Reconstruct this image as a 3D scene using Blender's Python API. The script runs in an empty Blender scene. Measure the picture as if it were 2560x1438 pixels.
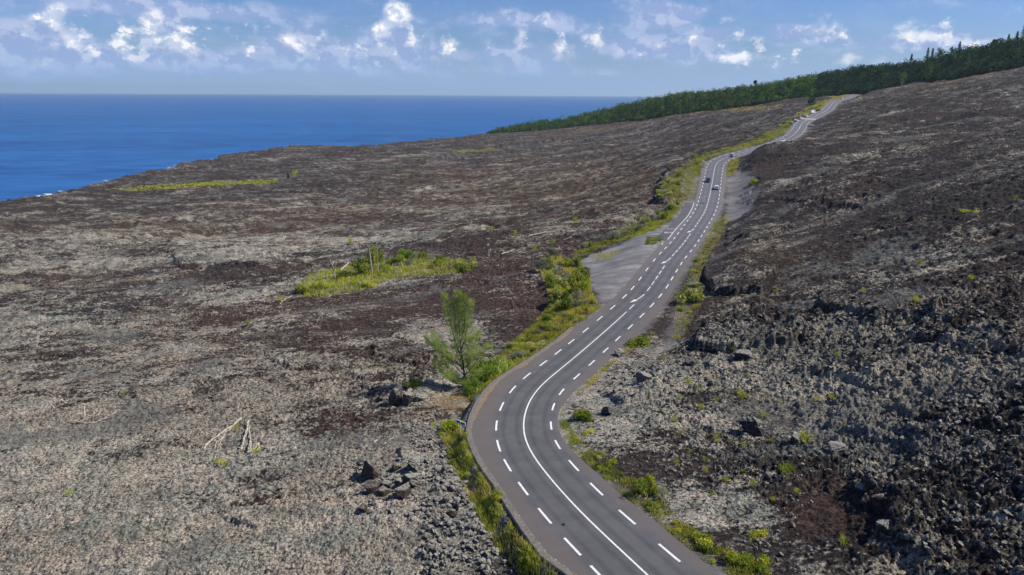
import bpy, math, random
import numpy as np
rng = np.random.default_rng(7); random.seed(7)
R = math.radians
scene = bpy.context.scene
C = bpy.data.collections.new("scene"); scene.collection.children.link(C)

# ------------------------------------------------------------------ camera
HC = 85.0                                   # drone height above the sea
FPX = 1730.0                                # focal length in photo pixels (2560 wide)
PITCH = math.atan((719 - 234) / FPX); ROLL = 0.0055
cd = bpy.data.cameras.new("camera"); cam = bpy.data.objects.new("camera", cd); C.objects.link(cam)
cd.sensor_width = 36; cd.lens = 36 * FPX / 2560; cd.clip_start = 0.5; cd.clip_end = 90000
cam.location = (0, 0, HC)
import mathutils
cam.rotation_euler = (mathutils.Matrix.Rotation(math.pi / 2 - PITCH, 3, 'X') @ mathutils.Matrix.Rotation(ROLL, 3, 'Z')).to_euler()
scene.camera = cam

# ------------------------------------------------------------------ light
SUN_EL, SUN_AZ = R(48), R(91)               # azimuth clockwise from +Y (straight ahead)
sd = bpy.data.lights.new("sun", 'SUN'); so = bpy.data.objects.new("sun", sd); C.objects.link(so)
sd.energy = 5.0; sd.angle = R(0.5); sd.color = (1.0, 0.94, 0.84)
sv = mathutils.Vector((math.sin(SUN_AZ) * math.cos(SUN_EL), math.cos(SUN_AZ) * math.cos(SUN_EL), math.sin(SUN_EL)))
so.rotation_euler = sv.to_track_quat('Z', 'Y').to_euler()
scene.view_settings.view_transform = 'Standard'; scene.view_settings.look = 'None'
scene.view_settings.exposure = 0.14; scene.view_settings.gamma = 1.0; scene.view_settings.use_curve_mapping = False


class NT:                                   # tiny helper for node trees
    def __init__(s, tree): s.t = tree; s.n = tree.nodes; s.l = tree.links
    def node(s, typ, **kw):
        n = s.n.new(typ)
        for k, v in kw.items(): setattr(n, k, v)
        return n
    def put(s, sock, v):
        if v is None: return
        if hasattr(v, 'default_value') or isinstance(v, bpy.types.NodeSocket): s.l.new(v, sock)
        else:
            if isinstance(v, (tuple, list)) and len(v) == 3 and sock.type == 'RGBA': v = (*v, 1)
            sock.default_value = v
    def m(s, op, a, b=None, c=None, clamp=False):
        n = s.node('ShaderNodeMath', operation=op); n.use_clamp = clamp
        for i, v in enumerate((a, b, c)):
            if v is not None: s.put(n.inputs[i], v)
        return n.outputs[0]
    def vm(s, op, a, b=None):
        n = s.node('ShaderNodeVectorMath', operation=op); s.put(n.inputs[0], a)
        if b is not None: s.put(n.inputs[1], b)
        return n.outputs['Value'] if op in ('LENGTH', 'DOT_PRODUCT') else n.outputs[0]
    def noise(s, vec, scale, detail=4, rough=.55, dist=0, lac=2.0, dims='3D'):
        n = s.node('ShaderNodeTexNoise', noise_dimensions=dims); s.put(n.inputs['Vector'], vec)
        n.inputs['Scale'].default_value = scale; n.inputs['Detail'].default_value = detail
        n.inputs['Roughness'].default_value = rough; n.inputs['Distortion'].default_value = dist
        n.inputs['Lacunarity'].default_value = lac
        return n.outputs[0]
    def mr(s, v, a, b, c=0., d=1., smooth=True):
        n = s.node('ShaderNodeMapRange', interpolation_type='SMOOTHSTEP' if smooth else 'LINEAR')
        s.put(n.inputs[0], v)
        for i, q in zip((1, 2, 3, 4), (a, b, c, d)): n.inputs[i].default_value = q
        return n.outputs[0]
    def mix(s, f, a, b, bt='MIX'):
        n = s.node('ShaderNodeMix', data_type='RGBA', blend_type=bt)
        s.put(n.inputs[0], f); s.put(n.inputs[6], a); s.put(n.inputs[7], b)
        return n.outputs[2]
    def attr(s, name):
        n = s.node('ShaderNodeAttribute', attribute_name=name); return n.outputs['Fac']


# ------------------------------------------------------------------ sky
def pix_azel(px, py):
    u = px - 1280; v = 719 - py
    u2 = u * math.cos(ROLL) - v * math.sin(ROLL); v2 = v * math.cos(ROLL) + u * math.sin(ROLL)
    d = (u2 / FPX, math.cos(PITCH) + v2 / FPX * math.sin(PITCH), -math.sin(PITCH) + v2 / FPX * math.cos(PITCH))
    return math.atan2(d[0], d[1]), math.atan2(d[2], math.hypot(d[0], d[1]))


w = bpy.data.worlds.new("World"); scene.world = w; w.use_nodes = True
k = NT(w.node_tree); k.n.clear()
sky = k.node('ShaderNodeTexSky', sky_type='NISHITA'); sky.sun_disc = False
sky.sun_elevation = SUN_EL; sky.sun_rotation = SUN_AZ; sky.altitude = 80; sky.air_density = 1.0; sky.dust_density = 0.6; sky.ozone_density = 3.0
tc = k.node('ShaderNodeTexCoord'); D = tc.outputs['Generated']
sep = k.node('ShaderNodeSeparateXYZ'); k.l.new(D, sep.inputs[0])
az = k.m('ARCTAN2', sep.outputs[0], sep.outputs[1]); el = k.m('ARCSINE', sep.outputs[2])
cmb = k.node('ShaderNodeCombineXYZ'); k.l.new(az, cmb.inputs[0]); k.l.new(el, cmb.inputs[1])
P = cmb.outputs[0]
Pst = k.vm('MULTIPLY', P, (1.0, 1.7, 1.0))
warp = k.node('ShaderNodeTexNoise'); k.l.new(Pst, warp.inputs['Vector']); warp.inputs['Scale'].default_value = 14; warp.inputs['Detail'].default_value = 3
wv = k.vm('MULTIPLY', k.vm('SUBTRACT', warp.outputs['Color'], (.5, .5, .5)), (.035, .02, 0))
Pw = k.vm('ADD', P, wv)


def blobs(lst):
    tot = None
    for (px, py, rx, ry, wt) in lst:
        a, e = pix_azel(px, py)
        L = k.vm('LENGTH', k.vm('MULTIPLY', k.vm('SUBTRACT', Pw, (a, e, 0)), (FPX / rx, FPX / ry, 0)))
        g = k.mr(L, 0, 1.25, wt, 0)
        tot = g if tot is None else k.m('ADD', tot, g)
    return tot


WHITE = [(128, 38, 45, 28, .9), (150, 100, 55, 30, .6), (385, 48, 60, 26, .8), (440, 118, 60, 32, 1.0), (335, 105, 50, 25, .5), (720, 112, 55, 32, .75),
         (985, 30, 42, 50, 1.15), (955, 75, 32, 24, .9), (1305, 105, 24, 32, .95), (1395, 112, 20, 34, .95), (1120, 108, 50, 24, .6), (1490, 95, 60, 30, .85),
         (1735, 155, 50, 26, .8), (1840, 145, 60, 20, .7), (2050, 75, 75, 40, .85), (2310, 85, 80, 40, .85), (2130, 145, 26, 30, .6), (2200, 150, 30, 16, .6),
         (2460, 105, 80, 14, .7), (1330, 40, 110, 26, .45), (930, 165, 30, 14, .6), (90, 170, 80, 26, .4), (1660, 115, 40, 18, .45), (1560, 128, 40, 20, .5), (560, 140, 40, 20, .4), (215, 140, 40, 24, .5)]
GREY = [(60, 60, 140, 60, .6), (160, 140, 150, 45, .8), (330, 15, 250, 30, .75), (640, 30, 300, 30, .5), (430, 70, 70, 26, .6), (480, 150, 180, 34, .7), (760, 110, 160, 55, .6),
        (985, 100, 130, 50, .85), (800, 150, 160, 34, .5), (1040, 140, 130, 34, .6), (1240, 55, 130, 30, .7), (1400, 60, 110, 32, .8), (1300, 140, 200, 40, .75), (1620, 130, 160, 40, .7), (1700, 60, 140, 45, .6), (1800, 95, 90, 24, .5),
        (1500, 110, 130, 40, .5), (1980, 90, 130, 30, .6), (2200, 110, 160, 26, .5), (2330, 95, 120, 32, .5), (1850, 150, 160, 36, .5), (2440, 110, 120, 30, .4), (1650, 30, 120, 40, .4), (0, 140, 120, 60, .6), (620, 165, 300, 22, .45), (1300, 180, 500, 18, .35)]
Pc = k.vm('MULTIPLY', P, (1., 1.15, 1.)); n1 = k.noise(Pc, 30, 9, .58, .0); n2 = k.noise(k.vm('ADD', Pc, (.006, .010, 0)), 30, 9, .58, .0)
n3 = k.noise(k.vm('MULTIPLY', P, (1., 3.0, 1.)), 9, 7, .58, .4)
edge = k.m('MULTIPLY', k.m('SUBTRACT', n1, .5), 1.9)
band = k.m('MULTIPLY', k.mr(el, .018, .040), k.mr(el, .105, .075))
puff = k.mr(k.m('ADD', k.noise(k.vm('MULTIPLY', P, (1., 1.25, 1.)), 48, 8, .6, .1), k.m('MULTIPLY', k.m('SUBTRACT', k.noise(P, 5, 2, .5), .5), .5)), .52, .68, 0, .62)
fw = k.m('ADD', k.m('ADD', k.m('MULTIPLY', blobs(WHITE), .86), k.m('MULTIPLY', puff, band)), edge); fg = k.m('ADD', blobs(GREY), k.m('MULTIPLY', k.m('SUBTRACT', n3, .5), 2.2))
low = k.mr(el, .55, .22); dw = k.m('MULTIPLY', k.mr(fw, .22, 1.05), low); dg = k.m('MULTIPLY', k.mr(fg, .06, .72, 0, .88), low)
lit = k.mr(k.m('SUBTRACT', n1, n2), -.05, .07)
veil = k.m('MULTIPLY', k.mr(k.noise(k.vm('MULTIPLY', P, (1., 4.0, 1.)), 5, 6, .6, .3), .45, .75), k.m('MULTIPLY', low, .25))
bgs = k.node('ShaderNodeBackground'); bgs.inputs[1].default_value = 0.072
skc = k.mix(1.0, sky.outputs[0], (.72, .93, 1.42), 'MULTIPLY'); k.l.new(skc, bgs.inputs[0])
bgg = k.node('ShaderNodeBackground'); k.put(bgg.inputs[0], k.mix(lit, (.29, .39, .65), (.46, .54, .76))); bgg.inputs[1].default_value = 1.0
bgw = k.node('ShaderNodeBackground'); k.put(bgw.inputs[0], k.mix(lit, (.56, .63, .80), (.98, .97, .98))); bgw.inputs[1].default_value = 1.0
m0 = k.node('ShaderNodeMixShader'); k.put(m0.inputs[0], k.m('MAXIMUM', dg, veil)); k.l.new(bgs.outputs[0], m0.inputs[1]); k.l.new(bgg.outputs[0], m0.inputs[2])
m1 = k.node('ShaderNodeMixShader'); k.put(m1.inputs[0], dw); k.l.new(m0.outputs[0], m1.inputs[1]); k.l.new(bgw.outputs[0], m1.inputs[2])
# pale air low over the sea
bgh = k.node('ShaderNodeBackground'); k.put(bgh.inputs[0], (.30, .47, .80)); bgh.inputs[1].default_value = 1.0
m2 = k.node('ShaderNodeMixShader'); k.put(m2.inputs[0], k.mr(el, -.01, .07, .85, 0)); k.l.new(m1.outputs[0], m2.inputs[1]); k.l.new(bgh.outputs[0], m2.inputs[2])
wo = k.node('ShaderNodeOutputWorld'); k.l.new(m2.outputs[0], wo.inputs[0])
w.cycles.sampling_method = 'MANUAL'; w.cycles.sample_map_resolution = 512


# ------------------------------------------------------------------ helpers
def tag(o, label=None, cat=None, group=None, kind=None):
    if label: o['label'] = label
    if cat: o['category'] = cat
    if group: o['group'] = group
    if kind: o['kind'] = kind
    return o


def link(o, parent=None):
    C.objects.link(o)
    if parent: o.parent = parent
    return o


def empty(name, loc, rz=0.0):
    o = bpy.data.objects.new(name, None); o.location = loc; o.rotation_euler = (0, 0, rz); o.empty_display_size = .3
    return link(o)


def mesh(name, V, F, mat, attrs=None, smooth=False, mats=None, midx=None):
    """V (n,3) array, F (m,k) int array or list of such arrays."""
    me = bpy.data.meshes.new(name)
    V = np.asarray(V, np.float32)
    if not isinstance(F, list): F = [F]
    elif not isinstance(F[0], np.ndarray): F = [np.asarray(F, np.int32)]
    F = [np.asarray(f, np.int32) for f in F if len(f)]
    me.vertices.add(len(V)); me.vertices.foreach_set('co', V.ravel())
    nl = sum(f.size for f in F); nf = sum(len(f) for f in F)
    me.loops.add(nl); me.loops.foreach_set('vertex_index', np.concatenate([f.ravel() for f in F]))
    me.polygons.add(nf)
    tot = np.concatenate([np.full(len(f), f.shape[1], np.int32) for f in F])
    me.polygons.foreach_set('loop_start', np.concatenate([[0], np.cumsum(tot)[:-1]]).astype(np.int32))
    me.update(calc_edges=True)
    if smooth: me.polygons.foreach_set('use_smooth', np.ones(nf, bool))
    else: me.polygons.foreach_set('use_smooth', np.zeros(nf, bool))
    for m_ in (mats or [mat]): me.materials.append(m_)
    if midx is not None: me.polygons.foreach_set('material_index', np.asarray(midx, np.int32))
    for an, av in (attrs or {}).items():
        at_ = me.attributes.new(an, 'FLOAT', 'POINT'); at_.data.foreach_set('value', np.asarray(av, np.float32))
    return me


def obj(name, V, F, mat, parent=None, **kw):
    return link(bpy.data.objects.new(name, mesh(name, V, F, mat, **kw)), parent)


class MB:                                   # collects pieces into one mesh
    def __init__(s): s.V = []; s.F = {}; s.n = 0; s.A = []
    def add(s, V, F, a=0.0):
        V = np.asarray(V, float); F = np.asarray(F, int)
        s.F.setdefault(F.shape[1], []).append(F + s.n); s.V.append(V); s.n += len(V)
        s.A.append(np.full(len(V), a) if np.isscalar(a) else np.asarray(a)); return s
    def box(s, c, sz, rz=0, a=0.):
        c = np.array(c, float); h = np.array(sz, float) / 2
        v = np.array([[x, y, z] for x in (-1, 1) for y in (-1, 1) for z in (-1, 1)], float) * h
        cr, sr = math.cos(rz), math.sin(rz); v = np.c_[v[:, 0] * cr - v[:, 1] * sr, v[:, 0] * sr + v[:, 1] * cr, v[:, 2]] + c
        return s.add(v, [[0, 1, 3, 2], [4, 6, 7, 5], [0, 4, 5, 1], [2, 3, 7, 6], [0, 2, 6, 4], [1, 5, 7, 3]], a)
    def tube(s, pts, rad, n=6, a=0.):
        pts = np.asarray(pts, float); rad = np.broadcast_to(np.asarray(rad, float), (len(pts),))
        t = np.gradient(pts, axis=0); t /= np.linalg.norm(t, axis=1)[:, None] + 1e-9
        ref = np.array([0.31, 0.2, 0.93]); ref = np.array([1., 0, 0]) if abs(t[:, 2]).mean() > .8 else np.array([0, 0, 1.])
        b = np.cross(t, ref); b /= np.linalg.norm(b, axis=1)[:, None] + 1e-9; c = np.cross(t, b)
        an = np.linspace(0, 2 * np.pi, n, endpoint=False)
        V = (pts[:, None] + rad[:, None, None] * (np.cos(an)[None, :, None] * b[:, None] + np.sin(an)[None, :, None] * c[:, None])).reshape(-1, 3)
        F = []
        for i in range(len(pts) - 1):
            for j in range(n): F.append([i * n + j, i * n + (j + 1) % n, (i + 1) * n + (j + 1) % n, (i + 1) * n + j])
        s.add(V, F, a)
        s.add(V[:n], [[0, n - 1 - i, n - 2 - i] for i in range(n - 2)], a); s.add(V[-n:], [[0, i + 1, i + 2] for i in range(n - 2)], a)
        return s
    def build(s, name, mat, parent=None, smooth=False, attr='tint'):
        V = np.concatenate(s.V); F = [np.concatenate(f) for f in s.F.values()]
        return obj(name, V, F, mat, parent, smooth=smooth, attrs={attr: np.concatenate(s.A)})


TAB = rng.random((256, 256)).astype(np.float32); TAB2 = rng.random((256, 256)).astype(np.float32); TAB3 = rng.random((256, 256)).astype(np.float32)


def vnoise(x, y, lam, seed=0):              # value-gradient style noise about -1..1
    x = x / lam + seed * 17.31; y = y / lam + seed * 9.77
    xi = np.floor(x); yi = np.floor(y); fx = (x - xi).astype(np.float32); fy = (y - yi).astype(np.float32)
    xi = xi.astype(np.int32) & 255; yi = yi.astype(np.int32) & 255; x1 = (xi + 1) & 255; y1 = (yi + 1) & 255
    def g(ix, iy, dx, dy):
        a = TAB[ix, iy] * 6.2831853; return np.cos(a) * dx + np.sin(a) * dy
    sx = fx * fx * fx * (fx * (fx * 6 - 15) + 10); sy = fy * fy * fy * (fy * (fy * 6 - 15) + 10)
    a = g(xi, yi, fx, fy); b = g(x1, yi, fx - 1, fy); c = g(xi, y1, fx, fy - 1); d = g(x1, y1, fx - 1, fy - 1)
    return 1.5 * ((a + (b - a) * sx) + ((c + (d - c) * sx) - (a + (b - a) * sx)) * sy)


def rocks(x, y, lam, seed=0):               # blocky rock bumps 0..1 (nearest-cell mounds of random height)
    x = x / lam + seed * 13.7; y = y / lam + seed * 5.3
    xi = np.floor(x).astype(np.int32); yi = np.floor(y).astype(np.int32)
    best = np.full(x.shape, -9., np.float32)
    for i in (-1, 0, 1):
        for j in (-1, 0, 1):
            a = (xi + i) & 255; b = (yi + j) & 255
            dx = (xi + i + TAB[a, b] - x).astype(np.float32); dy = (yi + j + TAB2[a, b] - y).astype(np.float32)
            h = TAB3[a, b]
            an = h * 40; cx = np.cos(an); sx = np.sin(an)
            ux = np.abs(dx * cx + dy * sx); uy = np.abs(-dx * sx + dy * cx)
            d = np.maximum(ux, uy * 1.3) * .75 + (ux * ux + uy * uy) * .45
            v = h * .9 + .35 - d * 1.5
            best = np.maximum(best, v)
    return np.clip(best, -.35, 1.2)


def sstep(a, b, v):
    t = np.clip((v - a) / (b - a), 0, 1); return t * t * (3 - 2 * t)


def ray(px, py):
    px = np.asarray(px, float); py = np.asarray(py, float)
    u = px - 1280; v = 719 - py
    u2 = u * math.cos(ROLL) - v * math.sin(ROLL); v2 = v * math.cos(ROLL) + u * math.sin(ROLL)
    y = math.cos(PITCH) + v2 / FPX * math.sin(PITCH)
    return u2 / FPX / y, (-math.sin(PITCH) + v2 / FPX * math.cos(PITCH)) / y     # X/Y, (z-HC)/Y


def project(x, y, z):                       # world point -> photo pixel
    dz = z - HC
    cy_ = y * math.cos(PITCH) - dz * math.sin(PITCH); v2 = (y * math.sin(PITCH) + dz * math.cos(PITCH)) / cy_ * FPX; u2 = x / cy_ * FPX
    u = u2 * math.cos(ROLL) + v2 * math.sin(ROLL); v = v2 * math.cos(ROLL) - u2 * math.sin(ROLL)
    return 1280 + u, 719 - v


# ------------------------------------------------------------------ road alignment
DROP = np.array([(10, 34.6), (20, 35.2), (35, 36.6), (52, 38.2), (64, 39.5), (73, 40.3), (88, 41.6), (107, 43), (124, 43.6), (140, 42.9), (157, 41.7), (171, 40.9), (187, 40.5), (201, 40.1), (220, 39.5),
                 (232, 38.9), (248, 37.9), (265, 36.3), (284, 34.7), (300, 33.), (320, 30.6), (345, 27.8), (370, 25.0), (418, 20.2), (470, 16.9), (511, 14.6), (572, 9.8), (640, 6.6), (700, 4.), (760, 1.2), (807, -.9), (900, -3.)])
_yy = np.arange(10, 900, 1.0); _dr = np.interp(_yy, DROP[:, 0], DROP[:, 1])
_k = np.exp(-.5 * (np.arange(-24, 25) / 8.) ** 2); _k /= _k.sum(); _dr = np.convolve(np.pad(_dr, 24, mode='edge'), _k, 'valid')
def road_z(y): return HC - np.interp(y, _yy, _dr)


def on_road(px, py):                        # pixel -> point on the road surface
    u, s = ray(px, py); f = s * _yy + _dr   # zero crossing
    i = np.where((f[:-1] < 0) != (f[1:] < 0))[0]
    i = min(i[0] if len(i) else int(np.argmin(abs(f))), len(f) - 2); t = f[i] / (f[i] - f[i + 1]) if f[i] != f[i + 1] else 0
    Y = _yy[i] + np.clip(t, 0, 1); return u * Y, Y


def ray2u(px, py): return ray(px, py)[0]
CEN = [(1622, 1437), (1581, 1403), (1503, 1331), (1441, 1272), (1381, 1203), (1337.5, 1150), (1315.6, 1119), (1305, 1081), (1305, 1062), (1308, 1044), (1316, 1013), (1338, 975), (1366, 950), (1413, 913),
       (1475.6, 859.6), (1522.5, 819), (1568, 778), (1601, 747), (1626, 719), (1650.5, 681), (1675.5, 645), (1689, 631), (1709, 609), (1723, 589), (1745, 556), (1762, 531), (1770, 508.5), (1776, 481), (1782.6, 444.6), (1786, 421), (1790, 407), (1797, 400),
       (1812, 394), (1848, 382.5), (1885, 375), (1920, 365.7), (1939, 358), (1963, 350), (1976, 343), (1990, 333), (1997, 323.6), (2001.5, 313.5), (2006, 307), (2013, 302), (2026, 297), (2046, 287), (2060, 280), (2069, 275), (2074, 268), (2082, 258), (2091, 253.5), (2106, 249.5), (2124, 244.6), (2134, 238), (2141, 231.5)]
cp = np.array([on_road(*q) for q in CEN])
cp = np.array([q if q[1] < 816 else (float(ray2u(2141, 231.5)) * 816, 816.) for q in cp])
cp = np.vstack([[(26., 18.), (18.5, 30.)], cp])
o_ = np.argsort(cp[:, 1]); cp = cp[o_]
_keep = [0]
for i in range(1, len(cp)):
    if cp[i, 1] - cp[_keep[-1], 1] > .8: _keep.append(i)
cp = cp[_keep]
_ys = np.arange(18, cp[-1, 1] + 10, .5); _xs = np.interp(_ys, cp[:, 1], cp[:, 0])
_xs[_ys > cp[-1, 1]] = cp[-1, 0] + (_ys[_ys > cp[-1, 1]] - cp[-1, 1]) * .6
# smooth with a kernel that widens with distance
def _smooth(a, sig):
    kk = np.exp(-.5 * (np.arange(-int(4 * sig), int(4 * sig) + 1) / sig) ** 2); kk /= kk.sum(); h = len(kk) // 2
    e0 = a[0] - (a[1:h + 1][::-1] - a[0]); e1 = a[-1] - (a[-h - 1:-1][::-1] - a[-1])
    return np.convolve(np.concatenate([e0, a, e1]), kk, 'valid')
xs_s, xs_l = _smooth(_xs, 8), _smooth(_xs, 14)
wt = sstep(100, 320, _ys); _xs = xs_s * (1 - wt) + xs_l * wt
_dx = np.gradient(_xs, _ys); _sarc = np.concatenate([[0], np.cumsum(np.hypot(np.diff(_xs), np.diff(_ys)))])
YEND = _ys[-1]


def road_coord(x, y):                       # -> arc length s, signed offset (right positive), foot Y
    yf = np.clip(y, _ys[0], YEND)
    for _ in range(4):
        xr = np.interp(yf, _ys, _xs); g = np.interp(yf, _ys, _dx)
        f = (yf - y) + (xr - x) * g
        yf = np.clip(yf - f / (1 + g * g), _ys[0], YEND)
    xr = np.interp(yf, _ys, _xs); g = np.interp(yf, _ys, _dx)
    off = ((x - xr) - (y - yf) * g) / np.sqrt(1 + g * g)
    far = np.hypot(x - xr, y - yf); off = np.where(np.abs(far) > np.abs(off) + 3, np.sign(off + 1e-9) * far, off)
    return np.interp(yf, _ys, _sarc), off, yf


def road_pt(s, off):
    y = np.interp(s, _sarc, _ys); x = np.interp(s, _sarc, _xs); g = np.interp(y, _ys, _dx); n = np.sqrt(1 + g * g)
    return x + off / n, y - off * g / n, road_z(y)


def edge_offsets(lst):
    q = np.array([on_road(*p_) for p_ in lst]); s, off, _ = road_coord(q[:, 0], q[:, 1]); i = np.argsort(s); return s[i], off[i]


def px_s(px, py):
    x, y = on_road(px, py); s, off, _ = road_coord(np.array([x]), np.array([y])); return float(s[0]), float(off[0])


LEDGE = [(1444, 1437), (1370, 1384), (1322, 1322), (1290, 1275), (1248, 1210), (1218, 1170), (1190, 1120), (1178, 1085), (1176, 1055), (1185, 1025), (1208, 992), (1246, 957), (1294, 925), (1352, 887), (1398, 853), (1438, 816), (1475.6, 794), (1522.5, 753), (1554, 725),
         (1578, 695), (1606, 661.5), (1645, 617), (1667, 600), (1689, 572.5), (1717, 542), (1731, 517), (1735, 506), (1742, 483.5), (1750.6, 442), (1755, 419.5)]
REDGE = [(1790.6, 1437), (1725, 1381), (1631, 1303), (1550, 1237.5), (1490.6, 1184), (1434, 1131), (1404.7, 1094), (1394, 1059), (1398.4, 1025), (1413, 1005), (1438, 975), (1491, 928.5), (1538, 884.7), (1569.5, 856.5), (1616, 816), (1657, 765.7),
         (1688, 715.6), (1703, 692), (1731, 642), (1759, 600), (1778.5, 564), (1798, 533.6), (1805, 517), (1809, 489), (1814.6, 447), (1815, 420)]
_ls, _lo = edge_offsets(LEDGE); _rs, _ro = edge_offsets(REDGE)
def off_l(s): return np.clip(np.where(s > _ls[-1], -4.6, np.interp(s, _ls, _lo)), -6.6, -3.9)
def off_r(s): return np.clip(np.where(s > _rs[-1], 4.5, np.interp(s, _rs, _ro)), 3.9, 6.5)
S_BAY0, S_BAY1 = px_s(1667, 600)[0], px_s(1735, 506)[0]
BAY = [(1645, 589), (1673, 564), (1695, 539), (1709, 514)]
_bs, _bo = edge_offsets(BAY)

# ------------------------------------------------------------------ terrain
# control points: photo pixel and the ground's drop below the drone there
CT = [(0, 1438, 47), (400, 1438, 44.5), (900, 1438, 42.3), (1250, 1438, 41), (0, 1200, 49), (500, 1200, 46), (1000, 1200, 42.5), (0, 1000, 53), (500, 1000, 49), (950, 1000, 44.5), (0, 850, 58), (500, 850, 53), (950, 850, 47.5),
      (0, 700, 67), (400, 700, 61), (900, 700, 53), (1300, 680, 46), (0, 600, 74), (400, 600, 69), (900, 600, 60), (1300, 570, 51), (0, 545, 77), (0, 508, 79), (250, 461, 79), (540, 397, 79), (750, 365, 79), (1000, 360, 78), (1215, 339, 79),
      (1000, 450, 68), (700, 455, 74), (1300, 450, 60), (1500, 470, 49), (1300, 370, 67), (1550, 360, 51), (1600, 430, 41), (1000, 400, 73),
      (1950, 1438, 36.8), (1900, 1200, 38.3), (1850, 1000, 40), (1900, 800, 39.4), (1950, 650, 37.2), (1930, 520, 34.8), (1900, 450, 32), (2200, 1438, 35.7), (2200, 1150, 36.3), (2200, 900, 36), (2200, 700, 33.5), (2200, 550, 29.5), (2200, 430, 24.3), (2100, 370, 21.8),
      (2560, 1438, 34.5), (2560, 1150, 33.8), (2560, 900, 32), (2560, 700, 28.5), (2560, 500, 21.5), (2560, 380, 15)]
CY = [(1700, 330, 700), (1850, 288, 740), (1950, 262, 770), (2100, 300, 440), (2200, 300, 400), (2250, 250, 520), (2560, 300, 300), (2560, 230, 400), (2400, 250, 420), (2200, 232, 700), (2350, 210, 640), (1600, 345, 830), (2300, 340, 300)]
TREE = [(1180, 341, 1360), (1215, 337, 1360), (1300, 332, 1300), (1400, 322, 1240), (1500, 312, 1170), (1620, 300, 1090), (1750, 279, 1010), (1870, 266, 930), (2000, 248, 870), (2070, 240, 845), (2140, 231, 828), (2250, 219, 770), (2400, 194, 700), (2560, 168, 640), (2760, 135, 580), (3100, 80, 520)]
pts = []
for px, py, d in CT: u, s = ray(px, py); Y = -d / s; pts.append((u, Y, HC - d))
for px, py, Y in CY: u, s = ray(px, py); pts.append((u, Y, HC + s * Y))
tr = []
for px, py, Y in TREE: u, s = ray(px, py); tr.append((u, Y, HC + s * Y)); pts.append(tr[-1])
tr = np.array(tr)
for y in list(range(20, 330, 13)) + list(range(340, 820, 30)):
    pts.append((float(np.interp(y, _ys, _xs)) / y, y, float(road_z(y))))
# outside the picture
pts += [(-1.3, 25, 38), (-1.3, 60, 33), (-1.3, 120, 22), (-1.3, 250, 10), (1.3, 25, 58), (1.3, 60, 66), (1.2, 120, 78), (1.2, 250, 97), (1.2, 480, 122), (0, 18, 45), (-.9, 18, 41), (.9, 18, 52.)]
pts = np.array(pts)
SU, SV = 1.4, 1.0
PU = np.c_[pts[:, 0] * SU, np.log(pts[:, 1]) * SV]


def _tpsk(r2): return .5 * r2 * np.log(r2 + 1e-12)
n_ = len(PU); K = _tpsk(((PU[:, None] - PU[None]) ** 2).sum(-1)) + np.eye(n_) * 2e-4
A_ = np.zeros((n_ + 3, n_ + 3)); A_[:n_, :n_] = K; A_[:n_, n_:] = np.c_[np.ones(n_), PU]; A_[n_:, :n_] = A_[:n_, n_:].T
sol = np.linalg.solve(A_, np.r_[pts[:, 2], 0, 0, 0])
gu = np.linspace(-1.5, 1.5, 260); gv = np.linspace(math.log(15), math.log(2200), 260)
GU, GV = np.meshgrid(gu, gv, indexing='ij'); Q = np.c_[GU.ravel() * SU, GV.ravel() * SV]
G = (_tpsk(((Q[:, None] - PU[None]) ** 2).sum(-1)) @ sol[:n_] + sol[n_] + Q @ sol[n_ + 1:]).reshape(GU.shape)


SKY = [(1190, 334), (1215, 329), (1300, 313), (1400, 298), (1500, 276), (1620, 247), (1700, 234), (1800, 223), (1900, 213), (2000, 193), (2100, 176), (2200, 161), (2300, 149), (2400, 130), (2500, 109), (2560, 99), (3100, -30)]
RISE_U, RISE = [], []
for px, py in SKY:
    u, s = ray(px, py); Yt = float(np.interp(u, tr[:, 0], tr[:, 1])); zt0 = float(np.interp(u, tr[:, 0], tr[:, 2])); RISE_U.append(u); RISE.append(max(0., HC + s * (Yt + 62) - zt0 - 9.5))
print('rise', np.round(RISE, 1))


def base0(x, y):
    u = np.clip(x / np.maximum(y, 1e-3), -1.49, 1.49); v = np.clip(np.log(np.maximum(y, 15.1)), gv[0] + 1e-4, gv[-1] - 1e-4)
    yt = np.interp(u, tr[:, 0], tr[:, 1]); vt = np.log(yt)
    vv = np.minimum(v, vt)
    a = (u - gu[0]) / (gu[1] - gu[0]); b = (vv - gv[0]) / (gv[1] - gv[0])
    i = np.clip(a.astype(int), 0, 258); j = np.clip(b.astype(int), 0, 258); a = a - i; b = b - j
    z = (G[i, j] * (1 - a) + G[i + 1, j] * a) * (1 - b) + (G[i, j + 1] * (1 - a) + G[i + 1, j + 1] * a) * b
    d = y - yt                                            # behind the edge of the wood the slope rises, then falls away
    rise = np.interp(u, RISE_U, RISE)
    z = z + rise * sstep(0, 55, d) - np.maximum(d - 90, 0) * .06
    return z


COAST = [(-300, 590), (-120, 535), (0, 507), (60, 498), (120, 485), (190, 473), (250, 460), (300, 445), (340, 438), (400, 425), (450, 412), (480, 406), (538, 397), (548, 389), (600, 381), (640, 378), (690, 371), (725, 364), (760, 363), (860, 363), (960, 360), (1060, 353), (1150, 346), (1225, 338)]
cw = []
for px, py in COAST:
    u, s = ray(px, py); Y = -79 / s; cw.append((u * Y, Y))
cw = cw + [(30, 1500), (330, 1750), (1000, 2300), (2600, 3200), (5200, 4200), (6000, 10), (-900, 10), (-900, 330)]
COASTW = np.array(cw)


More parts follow.
